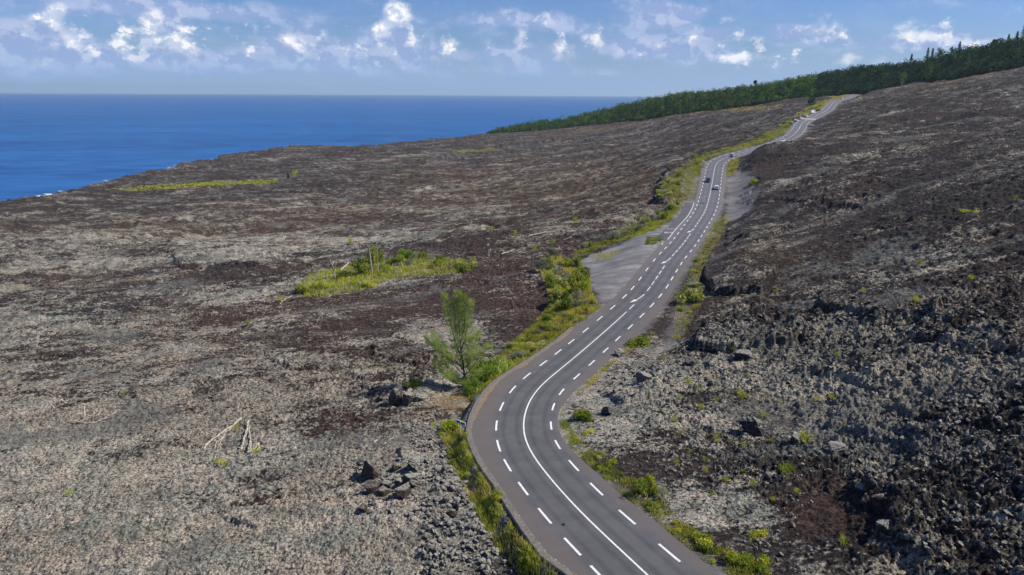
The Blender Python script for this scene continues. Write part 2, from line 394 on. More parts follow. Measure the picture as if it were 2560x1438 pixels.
def poly_sd(x, y, P_):                      # signed distance to polygon, positive inside
    P_ = np.asarray(P_, float); d2 = np.full(x.shape, 1e12); ins = np.zeros(x.shape, bool)
    for (ax, ay), (bx, by) in zip(P_, np.roll(P_, -1, 0)):
        ex, ey = bx - ax, by - ay; t = np.clip(((x - ax) * ex + (y - ay) * ey) / (ex * ex + ey * ey + 1e-12), 0, 1)
        d2 = np.minimum(d2, (x - ax - ex * t) ** 2 + (y - ay - ey * t) ** 2)
        c = ((ay > y) != (by > y)) & (x < (bx - ax) * (y - ay) / (by - ay + 1e-12) + ax); ins ^= c
    return np.where(ins, 1, -1) * np.sqrt(d2)


def flat_at(px, py):                        # pixel -> point on the smooth base terrain
    u, s = ray(px, py); Y = np.exp(np.linspace(math.log(16), math.log(1500), 900)); f = HC + s * Y - base0(u * Y, Y)
    i = np.where((f[:-1] > 0) & (f[1:] <= 0))[0]
    i = min(i[0] if len(i) else int(np.argmin(abs(f))), len(f) - 2); t = f[i] / (f[i] - f[i + 1] + 1e-12); Yq = Y[i] + (Y[i + 1] - Y[i]) * min(max(t, 0), 1)
    return u * Yq, Yq


def wpoly(pix): return np.array([flat_at(*q) for q in pix])


# raised blocks of lava: photo outline, height, edge width, edge waviness
PLAT = [([(2150, 1262), (2215, 1215), (2285, 1165), (2262, 1100), (2225, 1045), (2330, 1000), (2560, 950), (2750, 1100), (2750, 1500), (2380, 1500), (2250, 1400)], 1.25, 1.6, 1.2),
        ([(2085, 1085), (2150, 1010), (2240, 1020), (2270, 1100), (2290, 1150), (2180, 1130)], .9, 1.2, .9),
        ([(2040, 780), (2060, 740), (2160, 722), (2360, 762), (2330, 800), (2200, 815)], 1.3, 2.5, 1.2),
        ([(1735, 885), (1755, 835), (1880, 780), (1990, 800), (2000, 860), (1850, 890)], 1.5, 1.3, 1.4),
        ([(1500, 985), (1530, 925), (1600, 905), (1660, 935), (1650, 1000), (1560, 1010)], 1.2, 1.2, .9),
        ([(1757, 668), (1768, 632), (1850, 600), (1960, 650), (1900, 735), (1785, 738)], 1.6, 1.0, .9),
        ([(1812, 605), (1822, 560), (1860, 535), (1990, 560), (1900, 610)], 1.1, 1.2, 1.2),
        ([(1838, 412), (1840, 390), (1885, 378), (1960, 356), (2010, 345), (2060, 352), (1960, 400), (1880, 432)], 1.1, 14., 4.),
        ([(1850, 500), (1880, 470), (2000, 450), (2200, 440), (2150, 520), (1980, 510)], 1.3, 9., 3.),
        ([(2270, 860), (2330, 790), (2560, 780), (2560, 900), (2400, 880)], 1.2, 1.4, 1.3),
        ([(2010, 940), (2080, 905), (2250, 890), (2300, 930), (2150, 975)], .9, 1.2, 1.),
        ([(1400, 1090), (1420, 1030), (1500, 1045), (1510, 1090), (1450, 1130)], .6, .8, .5)]
PLAT += [([(930, 880), (1010, 862), (1120, 872), (1130, 905), (1020, 915), (940, 905)], .7, 1.2, 1.),
         ([(640, 900), (760, 880), (900, 890), (900, 925), (740, 940)], .5, 1.2, 1.2), ([(300, 985), (420, 955), (520, 960), (470, 1000), (340, 1020)], .5, 1.3, 1.2),
         ([(880, 950), (1000, 940), (1100, 950), (1080, 985), (960, 1000)], .6, 1.1, 1.), ([(985, 1125), (1075, 1095), (1120, 1150), (1060, 1200), (1000, 1165)], .7, .9, .8),
         ([(0, 870), (180, 850), (300, 870), (180, 900), (0, 910)], .6, 1.5, 1.5), ([(560, 1290), (700, 1255), (840, 1240), (820, 1275), (650, 1320)], .35, .8, .7),
         ([(420, 640), (600, 615), (760, 625), (640, 665), (450, 670)], 1.0, 2.5, 2.), ([(40, 600), (220, 585), (330, 600), (200, 640), (60, 640)], 1.0, 2.5, 2.)]
PLAT.append(([(1638, 512), (1652, 455), (1698, 416), (1712, 445), (1700, 505), (1670, 522)], 1.9, 3., 1.5))
PLATW = [(wpoly(p_), h, wd, wv_) for p_, h, wd, wv_ in PLAT]
GRAVEL = [([(1462, 700), (1470, 672), (1440, 655), (1475, 636), (1530, 618), (1600, 612), (1640, 598), (1672, 602), (1640, 640), (1590, 695), (1540, 750), (1500, 775), (1497, 745)], 1.0),
          ([(1545, 628), (1560, 612), (1600, 590), (1640, 578), (1660, 560), (1672, 575), (1650, 600), (1625, 628)], 1.0),
          ([(1650, 870), (1675, 800), (1700, 735), (1740, 680), (1755, 700), (1720, 770), (1690, 850), (1640, 890)], .55),
          ([(1816, 545), (1818, 470), (1822, 430), (1850, 420), (1890, 445), (1892, 500), (1862, 535)], .75),
          ([(1700, 490), (1715, 440), (1735, 420), (1752, 425), (1740, 490), (1728, 505)], .7)]
GRAVW = [(wpoly(p_), s_) for p_, s_ in GRAVEL]


def G2(px, py, cx, cy, rx, ry, rot=0.):
    c, s = math.cos(R(rot)), math.sin(R(rot)); dx = px - cx; dy = py - cy
    a = (dx * c + dy * s) / rx; b = (-dx * s + dy * c) / ry; return np.exp(-(a * a + b * b))


def rough_map(px, py):                      # how broken the lava is
    r = np.full(px.shape, 1.0)
    for g in [(1000, 770, 320, 45, -3), (1150, 830, 140, 50, 0), (2180, 765, 160, 40, 8), (1950, 610, 130, 60, 0), (2030, 1290, 120, 60, 0), (1930, 1070, 110, 50, 0), (1900, 470, 70, 60, 0)]:
        r -= .6 * G2(px, py, *g)
    r -= .34 * sstep(1150, 900, px) * sstep(700, 950, py)
    for g in [(1120, 1250, 110, 160, 0), (2400, 1200, 250, 280, 0), (1870, 830, 130, 60, 0), (1580, 950, 90, 60, 0), (2200, 1000, 250, 80, 0), (2300, 850, 300, 80, 0)]:
        r += .5 * G2(px, py, *g)
    return np.clip(r, .25, 1.4)


def height(x, y, step=None, detail=True, full=False):
    x = np.asarray(x, float); y = np.asarray(y, float)
    if step is None: step = np.maximum(y, 20) / 760 * 1.5
    z = base0(x, y)
    px, py = project(x, np.maximum(y, 8), z)
    s, off, yf = road_coord(x, y)
    near = np.where((yf >= YEND - 1) | (y > YEND - 6), 999., np.maximum(np.where(off < 0, -off + off_l(s), off - off_r(s)), -9))   # metres beyond the asphalt
    wb = sstep(S_BAY0 - 12, S_BAY0 + 1, s) * sstep(S_BAY1 + 10, S_BAY1, s); near = np.where((off < 0) & (wb > 0) & (near < 900), near + wb * (np.minimum(np.interp(s, _bs, _bo) - .3 - off_l(s), 0)), near)
    for P_, h, wd, wv_ in PLATW:
        x0, y0 = P_.min(0) - 9; x1, y1 = P_.max(0) + 9; m_ = (x > x0) & (x < x1) & (y > y0) & (y < y1)
        if m_.any():
            xm, ym = x[m_], y[m_]
            d = poly_sd(xm, ym, P_) + wv_ * (vnoise(xm, ym, 5, 3) + .6 * vnoise(xm, ym, 1.9, 4) + .35 * vnoise(xm, ym, .8, 5))
            z[m_] += h * sstep(-wd * .35, wd * .35, d) * (1 + .2 * vnoise(xm, ym, 6, 7)) * sstep(0.3, 2.0, near[m_])
    gr = np.zeros(x.shape)
    for P_, s_ in GRAVW:
        x0, y0 = P_.min(0) - 6; x1, y1 = P_.max(0) + 6; m_ = (x > x0) & (x < x1) & (y > y0) & (y < y1)
        if m_.any():
            d = poly_sd(x[m_], y[m_], P_) + 1.0 * vnoise(x[m_], y[m_], 4.5, 8) + .6 * vnoise(x[m_], y[m_], 1.4, 9)
            gr[m_] = np.maximum(gr[m_], s_ * sstep(-1.3, 1.1, d))
    rg = rough_map(px, py) * (1 - .93 * np.minimum(gr * 1.3, 1)) * (.06 + .94 * sstep(.6, 3.2, near))
    rg = rg * (1 - .7 * sstep(0, 30, y - np.interp(x / np.maximum(y, 1), tr[:, 0], tr[:, 1])))
    fg_ = sstep(90, 350, y); big = (1.3 + 1.6 * fg_) * vnoise(x * .5 + y * .15, y, 70, 1) + (1.0 + 1.1 * fg_) * vnoise(x * .4 + y * .1, y, 27, 2)
    big = big * (1 - .95 * np.minimum(gr * 1.2, 1)); crest = np.zeros(x.shape)
    if detail:
        r2 = rg
        f1 = vnoise(x * .5, y, 11, 11); f2 = 1 - 2 * np.abs(vnoise(x * .7 + f1, y, 5.5, 12))
        big = big + r2 * ((.6 + .8 * fg_) * f1 + (.32 + .6 * fg_) * f2)
        def oct_(lam, amp, fn):
            nonlocal big, crest
            wgt = sstep(2.0, 3.6, lam / step); m_ = wgt > .01
            if m_.any():
                v = np.zeros(x.shape); v[m_] = fn(x[m_], y[m_]); big = big + r2 * amp * v * wgt; crest = crest + v * wgt * amp
        oct_(2.6, .20, lambda a, b: 1 - 2.2 * np.abs(vnoise(a, b, 2.6, 13)))
        oct_(5.0, .55, lambda a, b: rocks(a, b, 5.0, 6) * np.clip(rough_map(*project(a, np.maximum(b, 8), base0(a, b))) - .85, 0, .8))
        oct_(1.9, .30, lambda a, b: rocks(a, b, 1.9, 1))
        oct_(.95, .27, lambda a, b: rocks(a, b, .95, 2))
        oct_(.5, .22, lambda a, b: rocks(a, b, .5, 3))
        oct_(.27, .13, lambda a, b: rocks(a, b, .27, 4))
    wd = sstep(1.2, 16, near)
    z = z + big * wd
    rz = road_z(np.clip(yf, 18, YEND)); zr = rz - .10 + (big * .25 * rg) * sstep(.5, 2.5, near)
    # ground falls away outside the low wall on the outer side of the bend
    drop_w = 1.6 * sstep(.5, 2.2, -off + off_l(s) - .4) * sstep(S_W1 + 4, S_W1 - 6, s) * (off < 0)
    k_ = sstep(.4, 13, near); z = zr * (1 - k_) + z * k_ - drop_w * (1 - .7 * sstep(2, 14, near))
    z = np.where(near < .25, np.minimum(z, rz - .12), z)
    z = np.where(gr > .4, z, z)
    # coast
    m_ = (y > 330) & (x / np.maximum(y, 1) < .6)
    if m_.any():
        xm, ym = x[m_], y[m_]; d = poly_sd(xm, ym, COASTW) + 5 * vnoise(xm, ym, 34, 21) + 2.5 * vnoise(xm, ym, 12, 22)
        z[m_] = np.where(d < 0, np.maximum(z[m_] + d * 2.2, -9), z[m_]); z[m_] = np.where(d >= 0, np.maximum(z[m_], 1.5), z[m_])
    if full: return z, px, py, crest, gr, near, off, s
    return z


S_W1 = px_s(1438, 818)[0]


def gz(x, y): return float(height(np.array([x]), np.array([y]), detail=False)[0])


def at(px, py):                             # pixel -> point on the finished ground
    u, s = ray(px, py); Y = np.exp(np.linspace(math.log(18), math.log(1700), 1400)); h = height(u * Y, Y, detail=False); f = HC + s * Y - h
    i = np.where((f[:-1] > 0) & (f[1:] <= 0))[0]
    i = min(i[0] if len(i) else int(np.argmin(abs(f))), len(f) - 2); t = f[i] / (f[i] - f[i + 1] + 1e-12); Yq = Y[i] + (Y[i + 1] - Y[i]) * min(max(t, 0), 1)
    zd = float(height(np.array([u * Yq]), np.array([Yq]))[0])
    return float(u * Yq), float(Yq), max(float(HC + s * Yq), zd - .1)


def bsdf(name, rough=.9, spec=.3):
    m_ = bpy.data.materials.new(name); m_.use_nodes = True; kk = NT(m_.node_tree); b = m_.node_tree.nodes['Principled BSDF']
    b.inputs['Roughness'].default_value = rough; b.inputs['Specular IOR Level'].default_value = spec
    return m_, kk, b


def plain(name, col, rough=.6, spec=.4, var=.12, metal=0., scale=6.):
    m_, kk, b = bsdf(name, rough, spec); geo = kk.node('ShaderNodeTexCoord').outputs['Object']
    n = kk.noise(geo, scale, 4, .6); b.inputs['Metallic'].default_value = metal
    kk.put(b.inputs['Base Color'], kk.mix(kk.mr(n, .3, .7), tuple(c * (1 - var) for c in col), tuple(min(1, c * (1 + var)) for c in col)))
    return m_


# lava ground
M_lava, kk, b = bsdf('lava_ground', .95, .15)
pos = kk.node('ShaderNodeNewGeometry').outputs['Position']
fl = kk.vm('MULTIPLY', pos, (.62, 1., 1.)); fs = kk.vm('MULTIPLY', pos, (.42, 1., 1.))
m1 = kk.noise(pos, 1.7, 5, .78); m2 = kk.noise(fl, .42, 7, .74, .4); m3 = kk.noise(fs, .055, 9, .70, .5); m4 = kk.noise(kk.vm('ADD', fs, (31., 7., 3.)), .028, 9, .72, .6); nD = kk.noise(pos, 7.5, 2, .7); nE = kk.noise(fl, .32, 6, .7, .3)
nB = m2; nA = m1; m5 = kk.noise(kk.vm('ADD', fl, (3., 17., 5.)), .15, 6, .66, .5)
def c5(v, k_): return kk.m('MULTIPLY', kk.m('SUBTRACT', v, .5), k_)
redf = kk.mr(kk.m('ADD', kk.attr('red'), kk.m('ADD', kk.m('ADD', c5(m4, 2.4), c5(m5, -1.3)), kk.m('ADD', c5(nE, 1.8), c5(m1, 1.2)))), .05, .75)
dark = kk.mix(kk.mr(m1, .4, .62), (.018, .015, .014), (.062, .053, .050))
redc = kk.mix(kk.mr(m1, .4, .62), (.026, .017, .014), (.100, .064, .053))
rockc = kk.mix(redf, dark, redc)
lf = kk.m('ADD', kk.attr('lichen'), kk.m('ADD', c5(m1, 2.9), kk.m('ADD', c5(m2, 2.3), kk.m('ADD', kk.m('ADD', c5(m3, 3.0), c5(m5, 1.9)), kk.m('MULTIPLY', kk.attr('crest'), .32)))))
lfac = kk.mr(lf, .24, .70)
lichc = kk.mix(kk.mr(nE, .40, .60), (.60, .53, .43), (.385, .39, .325))
lichc = kk.mix(kk.mr(m4, .42, .60), lichc, kk.mix(1., lichc, (.84, .80, .76), 'MULTIPLY'))
lichc = kk.mix(kk.mr(kk.noise(pos, 4.2, 3, .7), .38, .58), kk.mix(1., lichc, (.42, .40, .38), 'MULTIPLY'), lichc)
pit = kk.m('MULTIPLY', kk.mr(kk.noise(pos, 2.6, 4, .75), .51, .60), .9)
col = kk.mix(kk.m('MULTIPLY', kk.m('MULTIPLY', lfac, .97), kk.m('SUBTRACT', 1., pit)), rockc, lichc)
pah = kk.m('MULTIPLY', kk.mr(kk.noise(kk.vm('ADD', fs, (11., 3., 9.)), .075, 6, .62, .8), .545, .62), .62)
col = kk.mix(pah, col, kk.mix(kk.mr(m1, .35, .65), (.075, .075, .070), (.185, .185, .165)))
tan = kk.m('MULTIPLY', kk.attr('tan'), kk.mr(m2, .42, .56)); col = kk.mix(tan, col, kk.mix(nB, (.30, .17, .09), (.22, .17, .06)))
grc = kk.mix(kk.mr(nE, .3, .7), (.165, .16, .16), (.285, .285, .28)); grc = kk.mix(kk.mr(nD, .25, .5), kk.mix(1., grc, (.62, .60, .60), 'MULTIPLY'), grc); grc = kk.mix(kk.mr(m5, .44, .60), kk.mix(1., grc, (.74, .72, .72), 'MULTIPLY'), grc)
col = kk.mix(kk.attr('gravel'), col, grc)
kk.put(b.inputs['Base Color'], col)
bmp = kk.node('ShaderNodeBump'); bmp.inputs['Distance'].default_value = .35
kk.put(bmp.inputs['Strength'], kk.m('SUBTRACT', 1.0, kk.m('MULTIPLY', kk.attr('gravel'), .985)))
hb = kk.m('ADD', kk.m('MULTIPLY', m2, 2.6), kk.m('ADD', kk.m('MULTIPLY', m1, .9), kk.m('MULTIPLY', m3, 6.))); kk.put(bmp.inputs['Height'], hb)
kk.l.new(bmp.outputs[0], b.inputs['Normal'])

# grid: fan of rows (equal angular columns, rows that widen with distance)
import os
NU = 2200; LOWQ = 1.0
u_ = np.linspace(-1.22, 1.22, NU)
rows = [19.0]
while rows[-1] < 4300:
    Yc = rows[-1]; sc = np.interp(math.log(Yc), [math.log(30), math.log(60), math.log(200), math.log(600), math.log(1600), math.log(4000)], [.95, 1.1, 2.2, 3.8, 7, 16]); rows.append(Yc + Yc / 760 * sc)
rows = np.array(rows); NR = len(rows)
UU, YY = np.meshgrid(u_, rows); XX = UU * YY
rs = np.gradient(rows); stp = np.maximum(np.broadcast_to(rs[:, None] * .62, XX.shape), YY / 760)
Z = np.zeros(XX.shape); AT = {k_: np.zeros(XX.shape, np.float32) for k_ in ('lichen', 'red', 'tan', 'crest', 'gravel')}; NEAR = np.zeros(XX.shape); OFFs = np.zeros(XX.shape); SS = np.zeros(XX.shape)


def masks(px, py, x, y):
    L = np.full(px.shape, .245)
    L = L + (.22 * sstep(650, 900, py) + .26 * sstep(950, 1200, py)) * sstep(1300, 1050, px) + .10 * sstep(480, 620, py) * sstep(1500, 1100, px)
    L = L - (.15 - .10 * sstep(750, 950, py)) * sstep(1550, 1850, px) - .19 * sstep(820, 520, py) * sstep(1780, 1950, px) + .09 * sstep(2050, 2250, px) * sstep(1050, 1150, py) - .13 * sstep(620, 420, py) - .0 * sstep(1900, 2300, px) - .06 * sstep(1800, 1950, px) * sstep(900, 780, py)
    for g, a in [((600, 610, 500, 40, -4), .15), ((250, 600, 300, 25, -3), .15), ((600, 850, 500, 20, -3), -.3), ((250, 745, 300, 25, -4), -.22), ((1000, 905, 220, 22, 3), -.35), ((700, 1245, 170, 14, -12), -.5), ((560, 690, 350, 18, -5), -.2), ((820, 560, 300, 16, -4), -.22), ((300, 640, 300, 14, -3), -.2), ((120, 1000, 200, 25, -8), -.2), ((850, 1040, 220, 50, 0), -.2), ((420, 1330, 90, 22, -15), -.2), ((200, 560, 260, 12, -3), -.2), ((150, 1250, 500, 200, 0), .08), ((900, 1010, 180, 60, 0), -.25), ((870, 1060, 130, 60, 0), -.3), ((350, 780, 350, 60, 0), -.08),
                 ((950, 775, 330, 34, -4), -.75), ((1270, 720, 130, 55, 20), -.6), ((1330, 810, 100, 40, 0), -.45), ((1250, 620, 330, 40, -4), -.28), ((700, 800, 250, 25, 0), -.2), ((720, 520, 250, 30, -3), .12),
                 ((1180, 830, 90, 50, 0), .15), ((1100, 1140, 120, 60, 0), .2), ((1120, 1280, 120, 100, 0), .05), ((1600, 955, 130, 60, 0), .6), ((1560, 1000, 120, 60, 0), .45), ((1760, 940, 160, 35, 0), .45), ((1950, 960, 120, 40, 0), .6), ((2100, 985, 170, 50, -20), .6), ((2350, 930, 250, 60, -10), .5), ((2350, 1080, 200, 80, 0), .2), ((2200, 1420, 120, 40, 0), .4),
                 ((1840, 1290, 170, 60, 20), .45), ((1720, 1110, 80, 60, 0), .15), ((2150, 1130, 150, 80, 0), .25), ((2300, 1080, 200, 60, -10), .15), ((1930, 1050, 110, 50, 0), -.5), ((2050, 1290, 120, 70, 0), -.7), ((1960, 1180, 150, 40, 0), -.1),
                 ((2450, 1330, 200, 100, 0), .12), ((2150, 790, 180, 40, 5), .12), ((2000, 860, 180, 30, -10), .22), ((2350, 830, 300, 40, -5), .08), ((2300, 640, 300, 80, 0), -.16), ((1950, 610, 130, 60, 0), -.18), ((1420, 330, 400, 40, -6), -.1), ((850, 385, 300, 18, -3), -.18), ((350, 470, 300, 22, -10), -.25), ((120, 510, 200, 14, -8), -.2),
                 ((1000, 395, 90, 9, -8), .3), ((760, 470, 250, 18, -3), -.1), ((450, 480, 120, 8, -3), .25), ((700, 400, 120, 8, -5), .2), ((1180, 1340, 60, 90, 0), -.1), ((1350, 450, 300, 18, -6), .1), ((2400, 400, 300, 120, 0), .04)]:
        L = L + a * G2(px, py, *g)
    Rd = np.full(px.shape, .10) + .08 * sstep(1700, 1200, px) - .12 * sstep(1700, 2000, px)
    for g, a in [((950, 775, 330, 38, -4), .7), ((1270, 720, 130, 55, 20), .6), ((1330, 810, 100, 40, 0), .3), ((1250, 620, 330, 50, -4), .35), ((870, 1060, 140, 60, 0), .5), ((560, 800, 250, 25, -3), .3), ((600, 850, 500, 20, -3), .25), ((1000, 905, 220, 22, 3), .3), ((120, 1000, 200, 25, -8), .3), ((820, 560, 300, 16, -4), .25), ((250, 745, 300, 25, -4), .15), ((1930, 1040, 120, 45, 0), .9), ((2050, 1290, 140, 70, 0), 1.0), ((1780, 1160, 120, 40, 0), .4), ((1550, 1120, 60, 25, 0), .6), ((700, 1245, 150, 15, -14), .7),
                 ((2300, 640, 300, 60, 0), .15), ((1200, 470, 500, 60, -4), .25), ((1500, 310, 200, 12, -7), .4), ((1050, 1020, 60, 30, 0), .4), ((750, 560, 200, 30, 0), .2), ((900, 870, 120, 18, 0), .35), ((2080, 950, 60, 20, 0), .2), ((850, 1090, 60, 40, 0), .4)]:
        Rd = Rd + a * G2(px, py, *g)
    T = .22 * G2(px, py, 1350, 480, 420, 60, -4) + .15 * G2(px, py, 1900, 640, 150, 60) + .2 * G2(px, py, 350, 570, 350, 25)
    for g, a in [((1950, 250, 80, 4, -9), .9), ((1840, 268, 130, 5, -8), .9), ((1700, 285, 90, 4, -8), .6), ((1900, 275, 100, 3, -5), .5), ((2180, 225, 70, 5, -8), .6), ((2450, 188, 140, 8, -12), .6), ((1500, 325, 150, 5, -7), .4), ((1110, 1000, 45, 18, 5), .9), ((1150, 985, 28, 9, 0), 1.0), ((1070, 1025, 40, 12, -20), .6), ((1610, 575, 40, 6, -30), .6)]:
        T = T + a * G2(px, py, *g)
    return L, Rd, T


for r0 in range(0, NR, 200):
    sl = slice(r0, min(NR, r0 + 200)); x, y = XX[sl], YY[sl]
    z, px, py, cr, gr, ne, of, s = height(x.copy(), y.copy(), stp[sl], True, True)
    L, Rd, T = masks(px, py, x, y)
    Z[sl] = z; AT['crest'][sl] = np.clip(cr, -1, 1.2); AT['lichen'][sl] = np.clip(L, 0, 1.2); AT['red'][sl] = np.clip(Rd, 0, 1.2); AT['tan'][sl] = np.clip(T, 0, 1)
    shoulder = .55 * sstep(1.6, .3, ne + .5 * vnoise(x, y, 1.7, 31)) * sstep(S_W1 - 5, S_W1 + 5, np.where(of < 0, s, 1e4))
    AT['gravel'][sl] = np.maximum(gr, np.where(np.abs(of) < 12, shoulder, 0)); NEAR[sl] = ne; OFFs[sl] = of; SS[sl] = s
V = np.stack([XX, YY, Z], -1).reshape(-1, 3)
ii = (np.arange(NR - 1)[:, None] * NU + np.arange(NU - 1)[None]).ravel()
F = np.stack([ii, ii + 1, ii + NU + 1, ii + NU], 1)
# the gravelled lay-by is a surface of its own
lb = GRAVW[0][0]; cx_ = XX[:-1, :-1].ravel(); cy_ = YY[:-1, :-1].ravel()
mk = np.zeros(len(F), bool); bb = (cx_ > lb[:, 0].min() - 4) & (cx_ < lb[:, 0].max() + 4) & (cy_ > lb[:, 1].min() - 4) & (cy_ < lb[:, 1].max() + 4)
mk[bb] = (AT['gravel'][:-1, :-1].ravel()[bb] > .45) & (NEAR[:-1, :-1].ravel()[bb] > .2) & (OFFs[:-1, :-1].ravel()[bb] < 0)
# drop the deep sea bed
deep = (Z[:-1, :-1].ravel() < -8.5) & (Z[1:, 1:].ravel() < -8.5)
fa = {k_: v_.ravel() for k_, v_ in AT.items()}
o = obj('ground', V, F[~mk & ~deep], M_lava, attrs=fa); tag(o, kind='structure', label='dark lava field with pale lichen and red clinker running down to the sea')
used = np.unique(F[mk]); rem = np.zeros(len(V), np.int32); rem[used] = np.arange(len(used))
o = obj('gravel_layby', V[used], rem[F[mk]], M_lava, attrs={k_: v_[used] for k_, v_ in fa.items()}); tag(o, kind='structure', label='grey gravel lay-by on the left of the road')

exec_parts = []
# ------------------------------------------------------------------ sea
M_sea, kk, b = bsdf('sea_water', .38, .18)
pos = kk.node('ShaderNodeNewGeometry').outputs['Position']
st = kk.vm('MULTIPLY', pos, (.30, 1., 1.))
w1 = kk.noise(st, .05, 6, .6, .4); w2 = kk.noise(st, .006, 5, .6, .5); w3 = kk.noise(st, .35, 3, .6)
kk.put(b.inputs['Base Color'], kk.mix(kk.mr(kk.m('ADD', kk.m('MULTIPLY', w1, .6), kk.m('MULTIPLY', w2, .4)), .38, .62), (.004, .060, .205), (.014, .125, .35)))
bm = kk.node('ShaderNodeBump'); bm.inputs['Distance'].default_value = 2.2; bm.inputs['Strength'].default_value = .8
kk.put(bm.inputs['Height'], kk.m('ADD', w1, kk.m('MULTIPLY', w3, .3))); kk.l.new(bm.outputs[0], b.inputs['Normal'])
an = np.linspace(0, 2 * np.pi, 96, endpoint=False); rad = [1, 400, 1500, 5000, 12000, 30000]
V = np.array([[0, 0, 0]] + [[r * math.cos(a), r * math.sin(a), 0] for r in rad for a in an])
F4 = [[1 + i * 96 + j, 1 + i * 96 + (j + 1) % 96, 1 + (i + 1) * 96 + (j + 1) % 96, 1 + (i + 1) * 96 + j] for i in range(5) for j in range(96)]
o = obj('sea', V, [np.array([[0, 1 + j, 1 + (j + 1) % 96] for j in range(96)]), np.array(F4)], M_sea); tag(o, kind='structure', label='deep blue ocean reaching the horizon')
M_foam = plain('sea_foam', (.75, .8, .82), .7, .3, .1)
fb = MB()
for (px, py, n) in [(185, 474, 30), (95, 494, 26), (290, 449, 14), (40, 502, 16), (228, 466, 14), (140, 482, 16), (10, 508, 12), (330, 440, 8), (480, 407, 6), (560, 390, 5)]:
    u, s = ray(px, py); Y = -80.5 / s
    for i in range(n):
        x0 = u * Y - 6 - 14 * random.random() + random.uniform(-9, 9); y0 = Y + random.uniform(-14, 14); r = random.uniform(.6, 2.2)
        q = np.array([[x0 + r * 1.8 * math.cos(t) * random.uniform(.6, 1.2), y0 + r * math.sin(t) * random.uniform(.6, 1.2), random.uniform(.1, .35)] for t in np.linspace(0, 2 * np.pi, 9, endpoint=False)])
        c = q.mean(0) + (0, 0, .35); fb.add(np.vstack([q, c]), [[i_, (i_ + 1) % 9, 9] for i_ in range(9)])
o = fb.build('surf', M_foam); tag(o, 'white surf breaking at the foot of the lava coast', 'surf', kind='stuff')

# ------------------------------------------------------------------ road
def c5b(kk, v, a): return kk.m('MULTIPLY', kk.m('SUBTRACT', v, .5), a)
M_asph, kk, b = bsdf('asphalt', .85, .25)
pos = kk.node('ShaderNodeNewGeometry').outputs['Position']
n1 = kk.noise(pos, 40, 2, .6); n2 = kk.noise(pos, .35, 5, .6); acr = kk.attr('tint'); n4 = kk.noise(kk.vm('MULTIPLY', pos, (1.3, .35, 1)), 1.1, 4, .6)
tr_ = kk.m('ABSOLUTE', kk.m('SUBTRACT', kk.m('ABSOLUTE', kk.m('SUBTRACT', kk.m('ABSOLUTE', acr), 1.75)), .85))
band = kk.m('ADD', kk.mr(tr_, 0., .5, .78, 1.0), c5b(kk, kk.noise(kk.vm('MULTIPLY', pos, (1., 1., 1.)), .9, 6, .7), .35))
c0 = kk.mix(kk.mr(n2, .3, .7), (.095, .093, .100), (.122, .119, .124)); c0 = kk.mix(kk.mr(n1, .3, .7), kk.mix(1., c0, (.85, .85, .85), 'MULTIPLY'), c0)
c0 = kk.mix(1.0, c0, band, 'MULTIPLY')
sh = kk.mr(kk.m('ADD', kk.m('ABSOLUTE', acr), kk.m('MULTIPLY', n4, .5)), 3.9, 4.6)
c0 = kk.mix(kk.m('MULTIPLY', sh, .6), c0, (.135, .112, .098))
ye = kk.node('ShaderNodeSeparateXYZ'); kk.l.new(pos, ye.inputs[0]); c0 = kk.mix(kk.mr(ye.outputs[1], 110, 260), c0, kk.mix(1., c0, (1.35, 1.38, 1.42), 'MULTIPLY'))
kk.put(b.inputs['Base Color'], c0)
bm = kk.node('ShaderNodeBump'); bm.inputs['Distance'].default_value = .01; kk.put(bm.inputs['Height'], n1); kk.l.new(bm.outputs[0], b.inputs['Normal'])
M_paint, kk, b = bsdf('road_paint', .7, .3)
pos = kk.node('ShaderNodeNewGeometry').outputs['Position']; nn = kk.noise(pos, 6, 6, .75)
kk.put(b.inputs['Base Color'], kk.mix(kk.mr(nn, .34, .50), (.34, .33, .32), (.76, .75, .72)))

S1 = _sarc[-1]
sv_ = np.concatenate([np.arange(0, 160, .5), np.arange(160, 420, 1.), np.arange(420, S1, 2.)])
nacross = 12


def ribbon(s_arr, o0, o1, dz=0., n=2):
    s_arr = np.asarray(s_arr, float); o0 = np.broadcast_to(o0, s_arr.shape); o1 = np.broadcast_to(o1, s_arr.shape)
    T = np.linspace(0, 1, n); of = o0[:, None] + (o1 - o0)[:, None] * T; x, y, z = road_pt(np.repeat(s_arr, n), of.ravel())
    V = np.c_[x, y, z + dz]; m_ = len(s_arr); i = (np.arange(m_ - 1)[:, None] * n + np.arange(n - 1)[None]).ravel()
    return V, np.stack([i, i + 1, i + n + 1, i + n], 1), of.ravel()


V, F, ac = ribbon(sv_, off_l(sv_), off_r(sv_), 0, nacross)
road = obj('road', V, F, M_asph, attrs={'tint': ac}, smooth=True); tag(road, kind='structure', label='two-lane asphalt road winding up across the lava')
sb = np.arange(S_BAY0, S_BAY1 + .1, 1.)
bo = np.interp(sb, np.r_[S_BAY0, _bs], np.r_[off_l(S_BAY0) - 2.2, _bo])
V, F, ac = ribbon(sb, bo, off_l(sb) - .0, -.006, 4)
obj('bus_bay', V, F, M_asph, road, attrs={'tint': np.full(len(V), 2.6)}, smooth=True)

